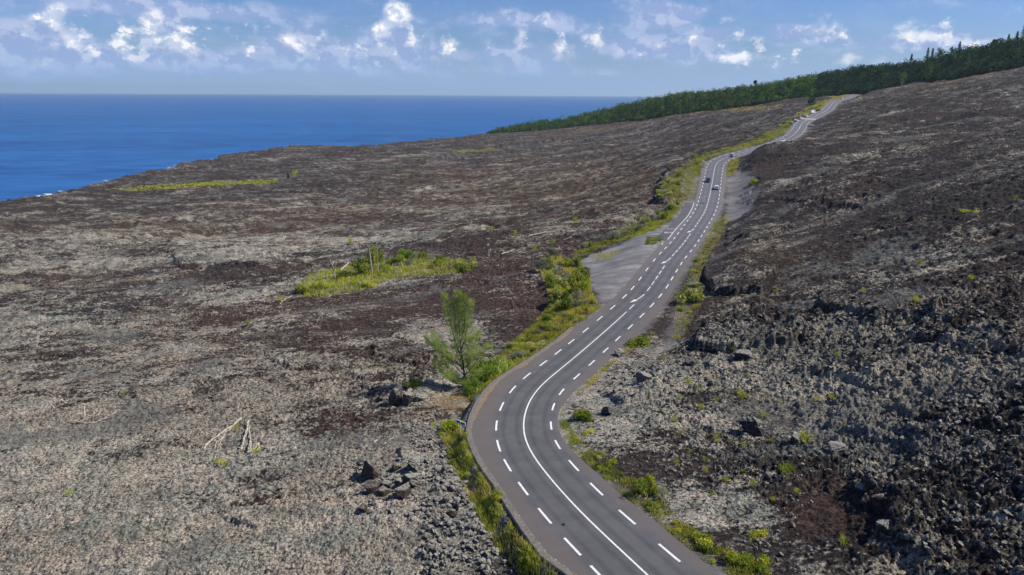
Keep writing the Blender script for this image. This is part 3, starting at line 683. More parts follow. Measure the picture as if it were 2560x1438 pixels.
LD = [(1494, 1436), (1426.6, 1364), (1358, 1287.5), (1301.6, 1220), (1260, 1162.5), (1236.6, 1114), (1237.5, 1064), (1254, 1017), (1282.5, 975), (1317, 941), (1357.6, 909), (1396, 881), (1430, 855), (1467, 826), (1501, 796), (1533, 767.6), (1560, 740), (1580, 718.8), (1600, 696), (1618.5, 673), (1637, 650), (1652.7, 633)]
RD = [(1676.6, 1384), (1570, 1295), (1492, 1225), (1429, 1166.6), (1386.6, 1113), (1372.5, 1064), (1382, 1016), (1405, 978.6), (1443, 940), (1481, 906.6), (1516, 875), (1546.6, 847), (1577, 817.7), (1604.5, 789.5), (1628, 763.5), (1648, 740), (1666, 717), (1680, 697), (1693, 677.7), (1705, 659.6), (1716, 643.5), (1728, 628)]


def dashes(name, lst, off, per=6.5, ln=3.0, wd=.24, smax=None, step0=None):
    ss = sorted(px_s(*q)[0] for q in lst); offs = [px_s(*q)[1] for q in sorted(lst, key=lambda q: px_s(*q)[0])]
    s = ss[0] - per; 
    while s > 2: ss.insert(0, s); s -= per
    s = ss[-1] + per
    while s < S1 - 4: ss.append(s); s += per
    mb = MB()
    for s in ss:
        a = np.linspace(s - ln / 2, s + ln / 2, 4); V, F, _ = ribbon(a, off - wd / 2, off + wd / 2, .006); mb.add(V, F)
    print(name, 'mean measured offset', np.round(offs[::3], 2)); return mb.build(name, M_paint, road)


dashes('left_edge_line', LD, -3.5); dashes('right_edge_line', RD, 3.5)
mb = MB(); s0 = 0.; s1 = px_s(1568, 778)[0]
V, F, _ = ribbon(np.arange(s0, s1, .7), -.09, .09, .006); mb.add(V, F)
arrows = [px_s(1601, 747)[0], px_s(1669, 652)[0], px_s(1731, 577)[0]]
s = s1 + 1.4; sdash = px_s(1988, 334)[0]
while s < sdash:
    if min(abs(s + 1.5 - a) for a in arrows) > 3.2:
        V, F, _ = ribbon(np.linspace(s, s + 3, 4), -.1, .1, .006); mb.add(V, F)
    s += 4.33
V, F, _ = ribbon(np.arange(sdash, S1, 2.), -.1, .1, .006); mb.add(V, F)
mb.build('centre_line', M_paint, road)
for a in arrows:                            # curved fold-back arrows, pointing back towards the drone's left
    mb = MB(); t = np.linspace(0, 1, 8); V, F, _ = ribbon(a + 3.2 - 4.2 * t, 0, 0); ofs = -.0 - .55 * t ** 2; wd = .11
    x0, y0, z0 = road_pt(a + 3.2 - 4.2 * t, ofs - wd); x1, y1, z1 = road_pt(a + 3.2 - 4.2 * t, ofs + wd)
    mb.add(np.r_[np.c_[x0, y0, z0 + .006], np.c_[x1, y1, z1 + .006]], [[i, i + 1, i + 9, i + 8] for i in range(7)])
    x, y, z = road_pt(np.array([a - .9, a - 3.4, a - 1.5]), np.array([-.95, -1.25, -.15])); mb.add(np.c_[x, y, z + .006], [[0, 1, 2]])
    mb.build('arrow', M_paint, road)
# bay line, cross line and the small worn lettering in the bus bay
mb = MB(); sl = np.arange(S_BAY0 + 1, S_BAY1, 1.); q0 = off_l(sl) + .05
V, F, _ = ribbon(sl, q0 - .1, q0 + .1, .008); mb.add(V, F); mb.build('bay_line', M_paint, road)
def on_bay(px, py): x, y = on_road(px, py); return np.array([x, y, float(road_z(y)) + .004])
mb = MB()
for x0, x1 in ((1667, 1674), (1676, 1683), (1685, 1692)):
    a, b2 = on_bay(x0, 572.6), on_bay(x1, 572.6); n = np.array([0, .25, 0]); mb.add([a - n, b2 - n, b2 + n, a + n], [[0, 1, 2, 3]])
mb.build('cross_line', M_paint, road)
mb = MB()
for (x0, x1, ya, yb) in [(1661, 1663.5, 580.3, 583), (1664.2, 1667, 580, 583), (1669, 1671, 580.6, 583), (1671, 1672.6, 580, 581), (1673, 1674.6, 581.2, 583), (1675.8, 1678, 580.6, 583), (1679, 1681, 580.8, 583)]:
    for f0, f1 in ((0, .28), (.42, .62), (.76, 1)):
        mb.add([on_bay(x0, yb + (ya - yb) * f0), on_bay(x1, yb + (ya - yb) * f0), on_bay(x1, yb + (ya - yb) * f1), on_bay(x0, yb + (ya - yb) * f1)], [[0, 1, 2, 3]])
mb.build('bay_lettering', M_paint, road)
mb = MB(); sc = px_s(2029, 298)[0]
for i in range(10):
    V, F, _ = ribbon([sc - 2.5, sc + 2.5], -4.3 + i * .88, -4.3 + i * .88 + .62, .008); mb.add(V, F)
mb.build('zebra_crossing', M_paint, road)
# dark patches: oil spots and a repaired joint
M_tar = plain('tar', (.03, .03, .032), .6, .4)
mb = MB()
for px, py, r in [(1607, 733, .3), (1303, 1027, .25), (1356, 1123, .28), (1410, 1310, .12), (1757, 508, .5)]:
    x, y = on_road(px, py); t = np.linspace(0, 2 * np.pi, 12, endpoint=False); rr = r * (1 + .35 * rng.standard_normal(12).clip(-1, 1))
    mb.add(np.c_[x + rr * np.cos(t), y + rr * 1.6 * np.sin(t), road_z(y + rr * 1.6 * np.sin(t)) + .004], [list(range(12))])
sj = px_s(1762, 507)[0]; V, F, _ = ribbon([sj - .25, sj + .25], off_l(sj), off_r(sj), .004, 8); mb.add(V, F)
mb.build('tar_patch', M_tar, road)

# low wall along the outer edge of the bend
M_wall, kk, b = bsdf('mossy_concrete', .95, .15)
pos = kk.node('ShaderNodeNewGeometry').outputs['Position']; a1 = kk.noise(pos, 2.2, 6, .7); a2 = kk.noise(pos, 9, 4, .7)
kk.put(b.inputs['Base Color'], kk.mix(kk.mr(a2, .5, .64), kk.mix(kk.mr(a1, .35, .65), (.09, .08, .072), (.17, .15, .13)), (.30, .28, .25)))
sw = np.arange(2, S_W1, .6); ol = off_l(sw) + .02
prof = [(0, -.3), (0, .12), (-.06, .20), (-.68, .22), (-.76, .14), (-.80, -1.6)]
V = []
for i, s in enumerate(sw):
    for (o_, z_) in prof:
        j = .025 * math.sin(s * 3.1 + o_ * 9) + .02 * random.uniform(-1, 1); end = min(1, (S_W1 - s) / 6 + .15)
        x, y, z = road_pt(s, ol[i] + o_ + j * .5); V.append((x, y, z + (z_ if z_ < 0 else z_ * end + j * .4)))
n = len(prof); F = [[i * n + j, i * n + j + 1, (i + 1) * n + j + 1, (i + 1) * n + j] for i in range(len(sw) - 1) for j in range(n - 1)]
o = obj('roadside_wall', V, F, M_wall); tag(o, 'low mossy concrete kerb wall round the outer edge of the near bend', 'wall')
# grit that gathers against the wall
M_grit = plain('orange_grit', (.24, .16, .095), .95, .1, .4, scale=12)
mb = MB()
for (sa, sb_, wmax) in [(px_s(1176, 1055)[0], px_s(1250, 955)[0], .4), (px_s(1290, 925)[0], px_s(1330, 900)[0], .3), (px_s(1395, 860)[0], px_s(1432, 822)[0], .28)]:
    s = np.arange(sa, sb_, .25); t = (s - sa) / (sb_ - sa); wd = wmax * np.sin(np.pi * t) ** .6 * (1 + .3 * rng.standard_normal(len(s)).clip(-1, 1)) + .03
    V, F, _ = ribbon(s, off_l(s) + .03, off_l(s) + .03 + wd, .02, 3); V[:, 2] += rng.random(len(V)) * .015; mb.add(V, F)
o = mb.build('grit', M_grit); tag(o, 'orange grit gathered against the kerb wall', 'grit', kind='stuff')
mb = MB()
M_white = plain('flaked_paint', (.62, .60, .58), .8, .2)
s = px_s(1285, 1275)[0]
while s > 10:                               # flaking pale line on the wall's inner edge
    L_ = random.uniform(.1, .5); o_ = float(off_l(s)) + .06 + random.uniform(-.04, .05)
    V, F, _ = ribbon([s, s + L_], o_, o_ + random.uniform(.02, .06), .012); mb.add(V, F); s -= L_ + random.uniform(.1, .9)
mb.build('flaked_line', M_white, road)

# ------------------------------------------------------------------ plants
def leafmat(name, c1, c2, c3, trans=.42):
    m_, kk, b = bsdf(name, .75, .2); t = kk.attr('tint'); rnd = kk.node('ShaderNodeObjectInfo').outputs['Random']
    pos = kk.node('ShaderNodeNewGeometry').outputs['Position']; n = kk.noise(pos, .5, 3, .6)
    f = kk.m('ADD', kk.m('MULTIPLY', t, .75), kk.m('ADD', kk.m('MULTIPLY', kk.m('SUBTRACT', n, .5), .9), kk.m('MULTIPLY', kk.m('SUBTRACT', rnd, .5), .35)))
    cr = kk.node('ShaderNodeValToRGB'); cr.color_ramp.elements[0].color = (*c1, 1); cr.color_ramp.elements[0].position = .1; cr.color_ramp.elements[1].color = (*c3, 1); cr.color_ramp.elements[1].position = .8
    e = cr.color_ramp.elements.new(.42); e.color = (*c2, 1); kk.l.new(f, cr.inputs[0])
    dry = kk.mix(kk.m('MULTIPLY', kk.mr(kk.noise(pos, 1.3, 4, .65), .53, .66), .55 if 'forest' not in name and 'needle' not in name and 'shaded' not in name else .0), cr.outputs[0], (.40, .31, .16)); kk.l.new(dry, b.inputs['Base Color'])
    tl = kk.node('ShaderNodeBsdfTranslucent'); kk.l.new(dry, tl.inputs[0]); mx = kk.node('ShaderNodeMixShader'); mx.inputs[0].default_value = trans
    out = m_.node_tree.nodes['Material Output']; kk.l.new(b.outputs[0], mx.inputs[1]); kk.l.new(tl.outputs[0], mx.inputs[2]); kk.l.new(mx.outputs[0], out.inputs[0])
    return m_


M_grass = leafmat('verge_grass', (.16, .22, .015), (.44, .45, .045), (.72, .58, .17))
M_shrub = leafmat('scrub_leaf', (.09, .15, .012), (.32, .36, .04), (.62, .58, .25))
M_yel = leafmat('yellow_leaf', (.20, .28, .02), (.54, .55, .05), (.76, .68, .14))
M_mid = leafmat('edge_forest_leaf', (.02, .06, .012), (.09, .16, .03), (.2, .26, .07), .3)
M_grey = leafmat('grey_leaf', (.16, .17, .12), (.34, .34, .25), (.55, .52, .42))
M_casu = leafmat('needle_leaf', (.20, .28, .04), (.42, .52, .10), (.60, .64, .24), .55)
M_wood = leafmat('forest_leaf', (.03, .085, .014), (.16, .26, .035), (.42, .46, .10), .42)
M_darkw = leafmat('shaded_leaf', (.014, .045, .018), (.06, .125, .035), (.20, .28, .08), .3)  # darker forest leaf: shade on the right-hand wood is put into its colour
M_dead = plain('bleached_wood', (.44, .385, .32), .85, .2, .4, scale=2)
M_bark = plain('dark_bark', (.06, .045, .035), .9, .15, .3)
M_pale = plain('pale_bark', (.30, .28, .24), .9, .15, .2)


def blades(P_, H, W, lean=.35, tint=None):  # grass blades: one bent strip each
    n = len(P_); a = rng.random(n) * 2 * np.pi; d = np.c_[np.cos(a), np.sin(a), np.zeros(n)]; ln = (rng.random(n) * lean + .05)[:, None]
    b = rng.random(n) * 2 * np.pi; wv_ = np.c_[np.cos(b), np.sin(b), np.zeros(n)] * (np.asarray(W) / 2).reshape(-1, 1)
    H = np.asarray(H).reshape(-1, 1); up = np.array([0, 0, 1.])
    m1_ = P_ + up * H * .55 + d * H * ln * .35; tp = P_ + up * H * (1 - ln * .3) + d * H * ln
    V = np.stack([P_ - wv_, P_ + wv_, m1_ + wv_ * .8, m1_ - wv_ * .8, tp], 1).reshape(-1, 3); i = np.arange(n)[:, None] * 5
    if tint is None: tint = rng.random(n)
    return V, [i + np.array([[0, 1, 2, 3]]), i + np.array([[3, 2, 4]])], np.repeat(tint, 5)


def leaves(P_, S, flat_=.0, tint=None, elong=1.6, up=None):     # small leaf faces pointing anywhere
    n = len(P_); a = rng.standard_normal((n, 3)); a /= np.linalg.norm(a, axis=1)[:, None]
    if up is not None: a = a * (1 - up) + np.array([0, 0, 1.]) * up; a /= np.linalg.norm(a, axis=1)[:, None]
    b = np.cross(a, rng.standard_normal((n, 3))); b /= np.linalg.norm(b, axis=1)[:, None]
    S = np.broadcast_to(np.asarray(S, float), (n,)).reshape(-1, 1); a = a * S * elong / 2; b = b * S / 2
    V = np.stack([P_ - a, P_ + b, P_ + a, P_ - b], 1).reshape(-1, 3); i = np.arange(n)[:, None] * 4
    if tint is None: tint = rng.random(n)
    return V, [i + np.array([[0, 1, 2, 3]])], np.repeat(tint, 4)


def sample_poly(P_, n, clump=0.):
    x0, y0 = P_.min(0); x1, y1 = P_.max(0); out = []
    while len(out) < n:
        q = np.c_[rng.uniform(x0, x1, 4000), rng.uniform(y0, y1, 4000)]; q = q[poly_sd(q[:, 0], q[:, 1], P_) > 0]
        if clump: q = q[vnoise(q[:, 0], q[:, 1], 2.2, 41) + .5 * vnoise(q[:, 0], q[:, 1], .8, 42) + (.35 * np.minimum(poly_sd(q[:, 0], q[:, 1], P_), 3) - .5) * (clump > 1.2) > rng.uniform(-.5, .9, len(q)) * clump * .7 - .15]
        out += list(q)
        if len(q) == 0 and len(out) == 0: return np.zeros((0, 2))
    return np.array(out[:n])


def area(P_): x, y = P_[:, 0], P_[:, 1]; return .5 * abs(np.dot(x, np.roll(y, -1)) - np.dot(y, np.roll(x, -1)))


def grass_patch(pixpoly, dens, h, wd, mat, label, name='grass', clump=1., cap=60000, tshift=0., keep=True):
    P_ = np.array([at(*q)[:2] for q in pixpoly]); n = int(min(cap, area(P_) * dens))
    q = sample_poly(P_, n, clump); s, off, yf = road_coord(q[:, 0], q[:, 1]); ne = np.where(off < 0, -off + off_l(s), off - off_r(s))
    lim = np.where((off < 0) & (s < S_W1), .75, .05); q = q[ne > lim + rng.random(len(q)) * .3]
    z = height(q[:, 0], q[:, 1]) - .05; Hh = h * rng.uniform(.5, 1.25, len(q)) * (1 + .4 * vnoise(q[:, 0], q[:, 1], 1.5, 43))
    V, F, t = blades(np.c_[q, z], Hh, wd * rng.uniform(.6, 1.3, len(q)), .6, np.clip(rng.random(len(q)) * .7 + .15 + tshift + .35 * vnoise(q[:, 0], q[:, 1], 3., 44), 0, 1))
    o = obj(name, V, F, mat, attrs={'tint': t}); return tag(o, label, 'grass', kind='stuff')


def px2m(Y): return Y / 692.                # size of one picture pixel at distance Y

def shrub_mesh(name, mat, lumps=7, n=900, leaf=.10, asp=.8, seed=0, upr=.3):
    global rng
    keep = rng; rng = np.random.default_rng(100 + seed); mb = MB()
    P_, T = [], []
    for i in range(lumps):
        sp_ = .6 if lumps > 4 else .36; c = np.array([rng.uniform(-sp_, sp_), rng.uniform(-sp_, sp_), rng.uniform(.25, .75) * asp]); r = rng.uniform(.28, .5)
        q = rng.standard_normal((n // lumps, 3)); q /= np.linalg.norm(q, axis=1)[:, None]; q *= (rng.random((len(q), 1)) ** .4) * r; q[:, 2] *= .8
        P_.append(q + c); T.append(np.full(len(q), rng.uniform(.15, .8)) + rng.uniform(-.15, .15, len(q)))
    P_ = np.concatenate(P_); T = np.concatenate(T); P_[:, 2] = np.abs(P_[:, 2])
    V, F, t = leaves(P_, leaf * rng.uniform(.6, 1.3, len(P_)), tint=T, up=upr, elong=2.2); mb.add(V, F[0], t)
    for i in range(5):
        a = rng.uniform(0, 6.28); mb.tube([(0, 0, -.2), (.2 * math.cos(a), .2 * math.sin(a), .2), (.5 * math.cos(a), .5 * math.sin(a), .6 * asp)], [.03, .02, .008], 4, .9)
    rng = keep
    V = np.concatenate(mb.V); F = [np.concatenate(f) for f in mb.F.values()]
    return mesh(name, V, F, mat, attrs={'tint': np.concatenate(mb.A)})


SH = {'g': [shrub_mesh('shrub', M_shrub, 8, 1300, .085, .9, i) for i in range(3)], 'y': [shrub_mesh('shrub', M_yel, 6, 700, .075, .9, 10 + i, .5) for i in range(3)],
      'c': [shrub_mesh('shrub', M_casu, 8, 1400, .08, 1.1, 20 + i, .7) for i in range(2)], 'w': [shrub_mesh('shrub', M_grey, 5, 620, .07, 1.2, 40 + i, .75) for i in range(3)], 's': [shrub_mesh('shrub', M_yel, 4, 220, .07, 1.2, 30 + i, .6) for i in range(3)]}


def shrub(px, py, wpx, kind, label, group=None, hs=1., name='shrub'):
    x, y, z = at(px, py); d = math.hypot(y, HC - z); r = wpx / 1730 * d / 2 / .85
    o = bpy.data.objects.new(name, random.choice(SH[kind])); o.location = (x, y, z - .08 * r); o.scale = (r, r, r * hs); o.rotation_euler = (0, 0, random.uniform(0, 6.28)); link(o)
    return tag(o, label, 'shrub', group)


def scatter_shrubs(pixpoly, n, r0, r1, kinds, label, group, hs=(.8, 1.2), name='shrub', cat='shrub'):
    P_ = np.array([at(*q)[:2] for q in pixpoly]); q = sample_poly(P_, n * 3); s, off, yf = road_coord(q[:, 0], q[:, 1]); ne = np.where(off < 0, -off + off_l(s), off - off_r(s))
    c = 0
    for (x, y), e in zip(q, ne):
        r = random.uniform(r0, r1)
        if e < r * .9 + .1: continue
        o = bpy.data.objects.new(name, random.choice(SH[random.choice(kinds)])); o.location = (x, y, gz(x, y) - .1 * r); o.scale = (r, r, r * random.uniform(*hs)); o.rotation_euler = (0, 0, random.uniform(0, 6.28)); link(o)
        tag(o, label, cat, group); c += 1
        if c >= n: break


# grass along the road
VL1 = [(1395, 1445), (1300, 1445), (1225, 1350), (1165, 1240), (1115, 1130), (1100, 1075), (1140, 1060), (1165, 1100), (1185, 1150), (1215, 1205), (1250, 1262), (1300, 1345)]
VL2 = [(1160, 985), (1175, 950), (1250, 890), (1290, 850), (1350, 800), (1380, 740), (1480, 745), (1500, 770), (1440, 815), (1395, 850), (1340, 890), (1280, 925), (1235, 955), (1190, 995), (1170, 1010)]
VL3 = [(1345, 660), (1380, 640), (1440, 650), (1475, 690), (1480, 735), (1500, 770), (1440, 800), (1380, 770), (1360, 710)]
VL4 = [(1415, 640), (1470, 615), (1530, 590), (1600, 565), (1640, 545), (1700, 510), (1708, 515), (1690, 540), (1650, 572), (1600, 590), (1540, 610), (1480, 632), (1440, 650)]
VL5 = [(1640, 500), (1660, 450), (1700, 420), (1735, 395), (1800, 378), (1880, 352), (1950, 320), (1985, 290), (1975, 325), (1940, 348), (1880, 368), (1810, 385), (1765, 400), (1750, 440), (1738, 490), (1700, 515)]
VL6 = [(1985, 292), (2010, 275), (2040, 260), (2080, 245), (2125, 232), (2128, 236), (2100, 248), (2075, 258), (2055, 275), (2020, 290)]
VR1 = [(1800, 1445), (1930, 1445), (1880, 1400), (1800, 1370), (1700, 1300), (1640, 1230), (1560, 1190), (1500, 1140), (1440, 1090), (1405, 1030), (1430, 960), (1412, 1005), (1396, 1050), (1410, 1100), (1440, 1135), (1500, 1190), (1560, 1242), (1640, 1308), (1730, 1385)]
VR2 = [(1440, 985), (1500, 925), (1545, 880), (1580, 850), (1640, 830), (1620, 860), (1575, 880), (1545, 900), (1500, 945), (1450, 990)]
VR3 = [(1680, 850), (1690, 760), (1720, 700), (1735, 650), (1765, 600), (1790, 545), (1825, 535), (1810, 580), (1770, 640), (1760, 700), (1755, 760), (1700, 850)]
VR4 = [(1815, 440), (1818, 400), (1835, 385), (1848, 400), (1840, 440)]
grass_patch(VL1, 90, .7, .05, M_grass, 'yellow-green grass in the ditch below the kerb wall', cap=42000)
grass_patch(VL2, 60, .8, .06, M_grass, 'green grass bank above the outer kerb of the bend', cap=40000)
grass_patch(VL3, 45, .7, .09, M_grass, 'dry yellow grass round the big clump beside the lay-by', cap=26000, tshift=.15)
grass_patch(VL4, 34, .6, .10, M_grass, 'dry yellow grass edging the far side of the lay-by', cap=22000, tshift=.12, clump=1.8)
grass_patch(VL5, 7, .5, .15, M_grass, 'bright yellow-green grass on the left verge beyond the bus bay', cap=26000, tshift=.0, clump=1.8)
grass_patch(VL6, 3, .6, .3, M_grass, 'dry grass beside the far end of the road', cap=12000, tshift=.1)
grass_patch(VR1, 90, .35, .05, M_grass, 'green grass verge along the inner side of the bend', cap=42000, tshift=-.12)
grass_patch(VR2, 50, .35, .06, M_grass, 'short grass between the asphalt and the rough lava above the bend', cap=14000)
grass_patch(VR3, 18, .4, .08, M_grass, 'patchy yellow grass on the right shoulder of the straight', cap=12000, tshift=.1)
grass_patch(VR4, 15, .5, .14, M_grass, 'grass where the lava bank meets the far curve', cap=5000)
grass_patch([(1612, 612), (1618, 592), (1650, 590), (1660, 598), (1648, 606), (1630, 614)], 70, .35, .09, M_grass, 'green grass island around the kilometre stone', cap=9000, tshift=-.2)
grass_patch([(1480, 645), (1500, 632), (1545, 625), (1552, 632), (1530, 645), (1490, 655)], 22, .3, .09, M_grass, 'dry yellow grass island in the lay-by', cap=5000, tshift=.15)
grass_patch([(1730, 440), (1735, 405), (1755, 400), (1750, 440)], 30, .5, .14, M_grass, 'green grass tongue on the gravel pull-off', cap=4000, tshift=-.1)
grass_patch([(262, 478), (400, 464), (560, 456), (695, 452), (690, 458), (560, 466), (400, 476)], 2.2, .8, .6, M_yel, 'bright yellow-green strip of plants on the coastal lava', cap=14000, tshift=-.1)
grass_patch([(1130, 378), (1230, 371), (1260, 374), (1150, 384)], .8, .6, .6, M_yel, 'small pale green strip on the far coastal lava', cap=2500)
grass_patch([(1820, 275), (1960, 262), (1955, 268), (1830, 282)], .7, .6, .6, M_grass, 'pale dry strip of grass below the wood', cap=2500, tshift=.2)
grass_patch([(2230, 245), (2350, 225), (2560, 200), (2560, 206), (2350, 233), (2240, 252)], .35, .5, .4, M_grey, 'pale band of low plants on the upper slope', cap=5000, tshift=.1)
KIP = [(742, 742), (745, 715), (800, 685), (880, 668), (1000, 655), (1100, 650), (1190, 655), (1200, 672), (1140, 690), (1060, 690), (1000, 702), (900, 728), (800, 748)]
scatter_shrubs([(790, 695), (880, 662), (1000, 648), (1100, 645), (1105, 658), (1000, 670), (880, 695), (810, 712)], 14, 1.4, 2.7, 'ggw', 'dark green or grey bush along the upper edge of the plant island', 'dark bushes of the plant island', (1., 1.6))
grass_patch(KIP, 7, 1.2, .11, M_yel, 'bright yellow-green undergrowth of the plant island on the lava', cap=26000, tshift=-.1, name='undergrowth', clump=2.2)

# scrub along the road
g1 = 'shrubs along the outer verge of the bend'; scatter_shrubs(VL2, 50, .8, 1.8, 'ggyw', 'olive scrub bush in the continuous thicket on the bank outside the bend', g1)
scatter_shrubs([(1352, 665), (1385, 645), (1440, 655), (1462, 700), (1470, 750), (1400, 790), (1370, 740), (1355, 700)], 34, 1.2, 2.7, 'ggwy', 'bushy green shrub in the big thicket left of the gravel lay-by', 'shrubs of the thicket by the lay-by', (1.1, 1.9))
scatter_shrubs([(1420, 638), (1470, 612), (1530, 588), (1600, 560), (1650, 540), (1690, 505), (1700, 512), (1650, 556), (1600, 578), (1540, 600), (1480, 624)], 38, .9, 2.2, 'gww', 'grey-green shrub in the row behind the lay-by', 'shrubs in the row behind the lay-by', (.8, 1.6))
scatter_shrubs([(1640, 505), (1650, 460), (1690, 425), (1705, 440), (1700, 500), (1665, 520)], 16, 1.2, 2.4, 'gg', 'dark olive shrub on the rough rise left of the pull-off', 'shrubs left of the pull-off', (.8, 1.3))
scatter_shrubs([(1700, 418), (1750, 388), (1850, 358), (1940, 322), (1975, 296), (1990, 300), (1960, 330), (1880, 360), (1800, 380), (1740, 405)], 40, 1.2, 2.6, 'gwyw', 'grey or yellow-green shrub in the hedge along the far left verge', 'shrubs along the far left verge', (.8, 1.3))
scatter_shrubs([(1988, 290), (2040, 262), (2090, 245), (2095, 250), (2050, 272), (2010, 290)], 14, 1.5, 3.0, 'gg', 'low shrub beside the top stretch of road', 'shrubs beside the top stretch of road', (.7, 1.2))
scatter_shrubs(VR1, 20, .35, .95, 'gyy', 'low yellow-green bush on the verge inside the bend', 'low bushes inside the bend')
scatter_shrubs(VR3, 10, .6, 1.1, 'gy', 'scrubby bush on the right shoulder of the straight', 'bushes on the right shoulder')
scatter_shrubs(VL1, 26, .4, 1.0, 'yyg', 'yellow-green bush in the ditch below the kerb wall', 'bushes below the kerb wall')
scatter_shrubs(KIP, 30, 1.1, 2.6, 'gyyy', 'yellow-green bush in the plant island on the left lava', 'bushes of the plant island', (.9, 1.4))
for a in [(1128, 1085, 62, 'y', 'round yellow-green bush right under the blue-backed road sign', 1.0), (1720, 755, 70, 'g', 'largest bush on the right shoulder, above the end of the solid line', 1.0), (1878, 462, 36, 'y', 'lone yellow-green bush on the bare gravel right of the white car', .9),
          (1460, 1050, 60, 'g', 'dark olive bush at the tightest point inside the bend', .8), (1620, 1240, 66, 'y', 'straggly bush with bare twigs on the verge inside the bend', 1.3), (1600, 860, 70, 'g', 'flat bush hugging the asphalt above the near right lava', .6),
          (1760, 1360, 70, 'y', 'golden bush on the lower right verge', .9), (1850, 1402, 64, 'y', 'yellow bush farther down the lower right verge', .9), (1905, 1420, 60, 'y', 'rightmost yellow bush at the foot of the picture', 1.0), (1895, 1340, 50, 'y', 'small bright bush on the lichen left of the red soil', .8),
          (640, 1140, 40, 's', 'tuft of yellow leaves at the foot of the splayed dead branches', .8), (560, 1160, 46, 'y', 'mossy yellow tuft below the long fallen trunk', .5), (1030, 970, 46, 'g', 'small dark bush behind the big upright rock', .7), (1190, 985, 60, 'c', 'feathery green bush beneath the tall casuarina', 1.0),
          (1225, 950, 90, 'c', 'dense green casuarina sapling beside the tall casuarina', 1.0), (2008, 1118, 60, 's', 'thin bright bush beside the dark lava block', .8), (1850, 1010, 40, 's', 'sparse bush above the reddish hollow', 1.2), (2420, 540, 50, 'y', 'bright tuft on the upper right lava slope', .35),
          (1960, 1210, 50, 's', 'sparse bush on lichen above the red soil', 1.4), (1470, 1085, 36, 'y', 'small golden bush inside the bend behind the olive one', .8), (2106, 1370, 30, 's', 'upright yellow plant on dark soil at the lower right', 2.0), (1550, 1010, 0, 's', '', 0),
          (705, 752, 30, 's', 'pale tuft at the left tip of the plant island', .8), (905, 690, 58, 'g', 'darkest green bush in the middle of the plant island', 1.3), (860, 700, 42, 'g', 'dark bush left of the tall bare trunk', 1.2), (1010, 660, 46, 'c', 'green bush behind the plant island', 1.2), (938, 668, 40, 'g', 'leafy tall bush clinging to the bare standing trunk', 2.2)]:
    if a[2]: shrub(*a[:5], hs=a[5])
M_tw = plain('grey_twig', (.38, .36, .34), .9, .1)
# small scattered plants on the right-hand lava: individuals
sp = [(1700, 1010), (1745, 985), (1790, 1010), (1700, 1090), (1790, 1115), (1830, 1120), (1720, 1140), (1760, 1165), (1855, 1140), (1900, 1170), (1930, 1110), (1690, 1060), (1950, 1010), (1870, 950), (1660, 905), (1720, 970), (1990, 1240), (1880, 1230), (1810, 1215), (1780, 1240), (1760, 1190), (2040, 1010), (2090, 900), (1930, 1260), (1855, 1190), (1690, 1170), (1830, 880), (2290, 760), (2160, 735), (1940, 735), (2300, 670), (2430, 700), (2540, 500), (2080, 1000), (1750, 1040), (1905, 1045)]
for i, (px, py) in enumerate(sp):
    o = shrub(px, py, random.uniform(15, 32), 's', 'small sparse yellow-green plant scattered on the right-hand lava', 'small plants on the right-hand lava', hs=random.uniform(.9, 1.6), name='plant'); o['category'] = 'plant'
for i, (px, py) in enumerate([(175, 1245), (620, 820), (310, 995), (880, 620), (1085, 1075), (1110, 1110), (735, 445), (590, 1085), (1440, 560), (1230, 590), (1380, 615), (1335, 635), (1290, 600)]):
    o = shrub(px, py, random.uniform(14, 26), 's', 'small sparse plant scattered on the left-hand lava', 'small plants on the left-hand lava', hs=random.uniform(1., 1.8), name='plant'); o['category'] = 'plant'
# bare twiggy bushes
for px, py, hh, lb_ in [(1655, 1250, 2.2, 'bare grey twiggy bush on the inner verge'), (1727, 1120, 1.6, 'bare white twiggy plant on the reddish lava'), (1812, 1170, 1.5, 'thin bare twigs standing on dark lava'), (1560, 1010, 1.4, 'bare grey twigs at the lava mound by the bend'), (1190, 1005, 1.4, 'bare grey twigs between casuarina and kerb wall'), (1640, 870, 1.6, 'bare twigs on the shoulder near the flat bush')]:
    x, y, z = at(px, py); mb = MB()
    for i in range(16):
        a = random.uniform(0, 6.28); l = random.uniform(.5, 1) * hh; r = random.uniform(.1, .35) * hh
        mb.tube([(x, y, z - .1), (x + r * .4 * math.cos(a), y + r * .4 * math.sin(a), z + l * .5), (x + r * math.cos(a + .3), y + r * math.sin(a + .3), z + l)], [.025, .018, .007], 4)
    tag(mb.build('twig_bush', M_tw), lb_, 'bush')
